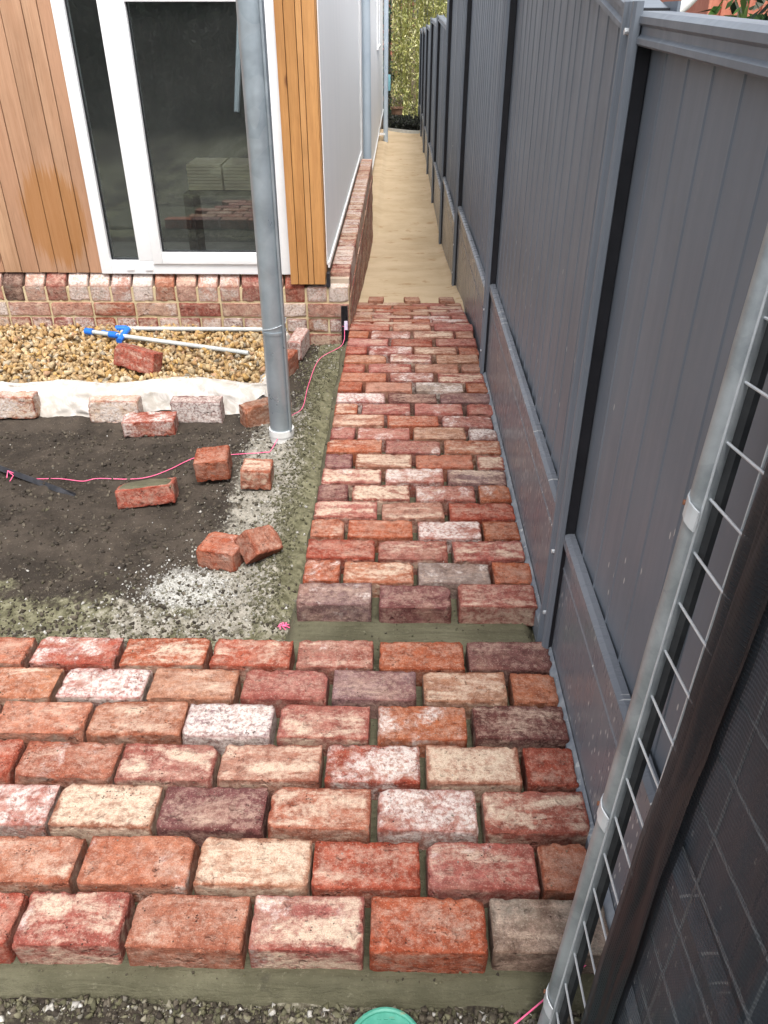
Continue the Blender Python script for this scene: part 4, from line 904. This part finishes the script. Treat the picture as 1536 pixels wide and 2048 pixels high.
def top_pts(g, n):
    P = np.stack([g.uniform(-1.2, .41, n), g.uniform(.79, 1.62, n), np.full(n, .0)], 1); Q = np.stack([g.uniform(-.27, .41, n), g.uniform(1.8, 4.1, n), np.full(n, .0)], 1); return np.concatenate([P, Q])
crumbs('grit', 420, top_pts, .0007, .0032, OL+GR, 'grit scattered on the paving bricks', seed=23)
# ------------------------------------------------------------------ temporary mesh panel leaning on the fence, shade cloth
PO = Vector((.3926564, .84935845, 1.09803287)); Dd = Vector((-.10705622, -.15430883, -.98220555)); Wd = Vector((-.02803171, -.9870218, .15812082)); Nn = Dd.cross(Wd).normalized()
if Nn.x > 0: Nn = -Nn      # towards the path
def pp(a, s_, n_=0.): return PO+Wd*a+Dd*s_+Nn*n_
tf = empty('temporary_fence', tuple(pp(0, 1.2)), 'galvanised welded mesh panel leaning against the steel fence at the right', 'temporary fence')
m_ = MB()
# pole: rolled tube, its shaded side painted by the dark strip below
sec = []
for k_ in range(28):
    a_ = 2*math.pi*k_/28; sec.append((.0165*math.cos(a_), .0165*math.sin(a_)))
v = []; f = []; n = 28; L_ = np.linspace(-.75, 1.22, 26)
for i, s_ in enumerate(L_):
    for (qa, qn) in sec: v.append(pp(qa+.0, s_, qn)+Vector((.0004*math.sin(s_*31), 0, 0)))
for i in range(len(L_)-1):
    for j in range(n): f.append((i*n+j, i*n+(j+1) % n, (i+1)*n+(j+1) % n, (i+1)*n+j))
keep(MB().add(v, f).build('pole', 'galv', smooth=True, origin=tuple(pp(0, 0))), tf)
keep(MB().tube([pp(.0158, -.75, .0040), pp(.0158, 1.22, .0040)], .0016, 6).build('weld_seam', 'galvwire'), tf)
# added near-black strip that paints the shaded side of the pole
keep(MB().add([pp(.010, -.75, -.004), pp(.024, -.75, -.012), pp(.022, -.75, -.020), pp(.004, -.75, -.014), pp(.010, 1.22, -.004), pp(.024, 1.22, -.012), pp(.022, 1.22, -.020), pp(.004, 1.22, -.014)], [(0, 1, 5, 4), (1, 2, 6, 5), (2, 3, 7, 6), (3, 0, 4, 7)]).build('shade_strip', 'shade_steel'), tf)
for s_ in (.163, .652, 1.07):
    cl = MB(); pts = [(-.0185, -.004), (-.0175, .006), (-.0125, .0135), (-.004, .0182), (.006, .0185), (.014, .015), (.021, .010), (.021, .0075), (.0135, .0125), (.006, .0165), (-.004, .0165), (-.0115, .012), (-.016, .005), (-.017, -.004)]
    w_ = .013; n = len(pts); v = [pp(a, s_-w_+.010*(a/.02), q) for a, q in pts]+[pp(a, s_+w_+.010*(a/.02), q) for a, q in pts]
    cl.add(v, [(i, (i+1) % n, n+(i+1) % n, n+i) for i in range(n)]+[tuple(range(n)), tuple(range(2*n-1, n-1, -1))])
    c_o = keep(cl.build('clamp', 'galvwire', origin=tuple(pp(0, s_))), tf)
    rv = MB().tube([pp(-.008, s_-.003, .015), pp(-.009, s_-.003, .0195)], .0035, 10).build('rivet', 'rust'); rv.parent = c_o; rv.matrix_parent_inverse = Matrix.Translation(-pp(0, s_))
for k_ in range(-8, 17):
    s_ = .1435+.0722*k_
    if s_ < 1.2: keep(MB().tube([pp(.014, s_, -.002), pp(.3, s_+.002*math.sin(k_*2.1), -.003), pp(1.35, s_, -.002)], .0019, 6).build('wire', 'galvwire'), tf)
for k_ in range(9):
    a = .104+.15*k_; keep(MB().tube([pp(a, -.75, -.006), pp(a+.002, .3, -.006), pp(a, 1.19, -.006)], .0017, 6).build('wire', 'galvwire', ), tf)
keep(MB().tube([pp(0, 1.205), pp(1.4, 1.205)], .016, 16).build('bottom_rail', 'galv'), tf)
# cloth hanging from the panel, folded double along its edge
def cloth_grid(fn, na, ns, a0, a1, s0, s1):
    V = []; W_ = []
    for j in range(ns):
        for i in range(na):
            a = a0+(a1-a0)*i/(na-1); s_ = s0+(s1-s0)*j/(ns-1); V.append(fn(a, s_)); W_.append((a, s_, 0))
    me = mesh_np('cloth', V, [(j*na+i, j*na+i+1, (j+1)*na+i+1, (j+1)*na+i) for j in range(ns-1) for i in range(na-1)])
    at = me.attributes.new('weave', 'FLOAT_VECTOR', 'POINT'); at.data.foreach_set('vector', np.array(W_, dtype=np.float32).ravel()); return me
def edge(s_): return .140+.005*math.sin(s_*7)-.012*max(0, s_-.3)+.004*noise.noise(Vector((s_*9, 0, 0)))
def fold(a, s_):
    w_ = noise.noise(Vector((a*16+s_*2.0, s_*.7, 3)))*.026+noise.noise(Vector((a*38-s_*3, s_*1.2, 7)))*.010+max(0, noise.noise(Vector((a*9+s_*6, s_*2-a*7, 1))))*.020
    return abs(w_)*min(1, .25+a/.30)
def dbl(a, w): return (1-sstep((a-w)/.02))
sc_ = tag(link('shade_cloth', cloth_grid(lambda a, s_: pp(a+edge(s_), s_, .004+fold(a, s_)), 120, 140, 0, 1.0, -.6, 1.19), 'cloth', smooth=True), 'black shade cloth draped over the mesh panel in the near right corner', 'shade cloth')
h1 = link('hem', cloth_grid(lambda a, s_: pp(a+edge(s_)-.001, s_, .007+fold(a, s_)+.003*abs(math.sin(a*60+s_*2))), 30, 120, 0, .098, -.6, 1.19), 'hem', smooth=True); h1.parent = sc_
h2 = link('hem', cloth_grid(lambda a, s_: pp(a+edge(s_)+.030, s_, .010+fold(a+.03, s_)+.005*abs(math.sin(a*50+s_*3))), 24, 120, 0, .062, -.6, 1.19), 'hem', smooth=True); h2.parent = sc_

# ------------------------------------------------------------------ far end of the passage
def leaves(name, n, centre, spread, size, pal, label, kind=None, cat=None, parent=None, seed=1, droop=0, group=None):
    rg = np.random.default_rng(seed); P = np.array(centre)+rg.uniform(-1, 1, (n, 3))*np.array(spread)
    cl = vnoise(P[:, 0]*2+50, P[:, 2]*2+50, 1.7, 3, seed); keepm = rg.random(n) < .08+1.9*cl**2; P = P[keepm]; n = len(P)
    quad = (np.array([(-.5, 0, 0), (0, .16, 0), (.5, 0, 0), (0, -.16, 0)]), np.array([(0, 1, 2, 3)])); pal = np.array(pal)
    cols = pal[rg.integers(0, len(pal), n)]*rg.uniform(.5, 1.3, (n, 1)); s = size*rg.uniform(.6, 1.4, n)
    o = scatter(name, [quad], P, s, cols, 'leaf', parent=None, seed=seed, tilt=1.3 if not droop else 1.6)
    if label: tag(o, label, cat, group, kind)
    if parent: keep(o, parent)
    return o
BG = [(.54, .55, .18), (.66, .63, .24), (.36, .41, .14), (.60, .57, .29), (.78, .75, .46), (.42, .44, .2)]
bam = empty('bamboo', (.45, 21, -.5), 'tall yellow green bamboo clump at the far end of the passage', 'bamboo')
m_ = MB()
for k_ in range(60):
    x = random.uniform(-.15, 1.5); y = random.uniform(20.5, 22); lean = random.uniform(-.15, .15); m_.tube([(x, y, -.5), (x+lean, y, 4.2)], random.uniform(.008, .016), 6)
keep(m_.build('canes', 'cane'), bam)['kind'] = 'stuff'
leaves('foliage', 42000, (.55, 21.0, 1.9), (.75, .8, 2.6), .075, BG, None, parent=bam, seed=3)['kind'] = 'stuff'
sh = empty('shrub', (-.25, 22.5, -.5), 'dark green leafy shrub behind the slim far pipe', 'shrub')
keep(MB().tube([(-.3, 22.5, -.5), (-.25, 22.5, 1.2)], .03, 8).build('trunk', 'bark'), sh)
leaves('foliage', 5000, (-.32, 22.6, .6), (.45, .5, 1.25), .13, [(.04, .09, .05), (.07, .13, .08), (.12, .19, .12), (.22, .28, .2)], None, parent=sh, seed=5)['kind'] = 'stuff'
tr = empty('tree', (2.2, 27, -.5), 'hazy olive tree rising over the far end of the steel fence', 'tree')
keep(MB().tube([(2.2, 27, -.5), (2.1, 27, 2), (1.9, 27, 5)], [.16, .12, .05], 10).build('trunk', 'bark'), tr)
leaves('foliage', 26000, (1.6, 27, 3.4), (3.2, 1.0, 3.4), .17, [(.20, .22, .12), (.28, .28, .14), (.34, .30, .12), (.16, .20, .13)], None, parent=tr, seed=6)['kind'] = 'stuff'
nb = empty('brick_house', (-.9, 24.5, -.5), 'red brick neighbouring house glimpsed beyond the passage end', 'house')
m_ = MB().box(-3.5, .15, 24.4, 26, -.6, 4.2); keep(m_.build('wall', 'terracotta'), nb)
protoF = brick_mesh(.22, .05, .07, 990, 0, 1.)
for c_ in range(22):
    for q in range(5):
        put_brick(protoF, (-.75+.232*q+(.116 if c_ % 2 else 0), 24.385, 1.0+.082*c_), rand_spec(brng)+' w4', None, (0, 0, 0)); o = bpy.context.scene.collection.objects[-1]; keep(o, nb)
pf_ = empty('paling_fence', (0, 23.4, -.5), 'weathered paling fence behind the planter at the end of the passage', 'fence')
for k_ in range(14): keep(MB().box(-.75+.11*k_, -.655+.11*k_, 23.4, 23.42, -.5, .62+.02*(k_ % 3)).build('paling', 'paling'), pf_)
keep(MB().box(-.8, .8, 23.42, 23.46, .3, .37).build('rail', 'paling'), pf_)
pt = empty('planter', (-.04, 19.6, -.5), 'low terracotta planter tub near the bamboo', 'planter')
v = []; f = []; n = 24
for r_, z_ in ((.10, -.5), (.13, -.27), (.15, -.265), (.15, -.235), (.12, -.235), (.11, -.26)):
    for j in range(n): v.append((-.06+r_*math.cos(6.2832*j/n), 19.6+r_*math.sin(6.2832*j/n), z_))
for i in range(5):
    for j in range(n): f.append((i*n+j, i*n+(j+1) % n, (i+1)*n+(j+1) % n, (i+1)*n+j))
keep(MB().add(v, f).build('tub', m_noise('planter_clay', (.16, .085, .05), (.24, .14, .09), 20, .8, .2), smooth=True), pt)
keep(MB().tube([(-.06, 19.6, -.28), (-.06, 19.6, -.262)], .112, 20).build('soil', 'dark'), pt)
leaves('foliage', 260, (-.06, 19.6, -.10), (.14, .14, .15), .07, [(.16, .12, .08), (.28, .22, .16), (.10, .14, .06)], None, parent=pt, seed=8)['kind'] = 'stuff'
# curved edging, dark plants behind it
m_ = MB(); pts = [(-.27+.74*t, 17.75-.55*math.sin(t*1.5)*1.0, -.47) for t in np.linspace(0, 1, 16)]
for a, b in zip(pts[:-1], pts[1:]): m_.add([(a[0], a[1], -.6), (b[0], b[1], -.6), (b[0], b[1], -.455), (a[0], a[1], -.455), (a[0], a[1]+.03, -.6), (b[0], b[1]+.03, -.6), (b[0], b[1]+.03, -.455), (a[0], a[1]+.03, -.455)], [(0, 1, 2, 3), (3, 2, 6, 7), (4, 7, 6, 5)])
tag(m_.build('garden_edging', 'pvc'), 'thin pale curved edging where the sand passage ends', 'garden edging')
leaves('ground_cover', 5200, (.13, 18.3, -.42), (.42, .55, .10), .07, [(.012, .014, .012), (.02, .026, .02), (.035, .035, .03), (.05, .06, .04)], 'dark low planting behind the garden edging', kind='stuff', seed=9)
sb = tag(MB().box(-.31, -.20, 19.0, 19.12, .12, .42).build('blue_bucket', m_noise('cyan_plastic', (.16, .36, .42), (.22, .45, .5), 5, .4, 0), bevel=.01), 'small pale blue container just visible beside the far pipe', 'container')

# ------------------------------------------------------------------ over the fence on the right
nr = empty('neighbour_shed', (4.0, 9, -.2), 'terracotta coloured shed wall seen just above the fence cap at top right', 'shed')
keep(MB().box(2.3, 3.10, 7.0, 9, -.2, 2.6).build('wall', 'terracotta'), nr); 
for k_ in range(8): keep(MB().box(2.29+.1*k_, 2.30+.1*k_+.01, 6.97, 7.0, -.2, 2.6).build('rib', 'terracotta'), nr)
pr_ = empty('white_pipework', (1.5, 4.2, -.1), 'pale bent pipe rising beyond the fence near the top right corner', 'pipe')
q0 = aty(1345, 30, 4.2); q1 = aty(1372, 8, 4.2); q2 = aty(1400, -20, 4.2)
keep(MB().tube([(q0.x-.02, 4.2, -.1), (q0.x, 4.2, q0.z-.05), q0, q1, q2, (q2.x+.2, 4.2, q2.z+.1)], .025, 14).build('pipe', 'pvcwhite', smooth=True), pr_)
sh2 = empty('shrub', (2.4, 5.2, -.2), 'glossy green shrub looking over the fence in the top right corner', 'shrub')
keep(MB().tube([(2.6, 5.2, -.2), (2.5, 5.2, 1.5)], .04, 8).build('trunk', 'bark'), sh2)
leaves('foliage', 5200, (2.75, 5.2, 1.7), (.80, .8, .6), .13, [(.05, .12, .03), (.09, .20, .04), (.16, .26, .07), (.03, .06, .03), (.3, .33, .25)], None, parent=sh2, seed=10)['kind'] = 'stuff'
# yard behind the photographer, mirrored in the window glass
pb2 = empty('paling_fence', (-2, -6.5, -.1), 'weathered paling fence across the yard mirrored in the window glass', 'fence')
for k_ in range(60): keep(MB().box(-7+.16*k_, -6.85+.16*k_, -6.52, -6.5, -.1, 1.75+.01*(k_ % 4)).build('paling', 'dark'), pb2)
hg = empty('hedge', (-2, -5.8, -.1), 'dark hedge along the back of the yard mirrored in the window glass', 'hedge')
leaves('foliage', 14000, (-2.2, -5.8, 1.2), (4.2, .4, 1.4), .20, [(.03, .05, .03), (.05, .07, .04), (.08, .09, .06)], None, parent=hg, seed=12)['kind'] = 'stuff'
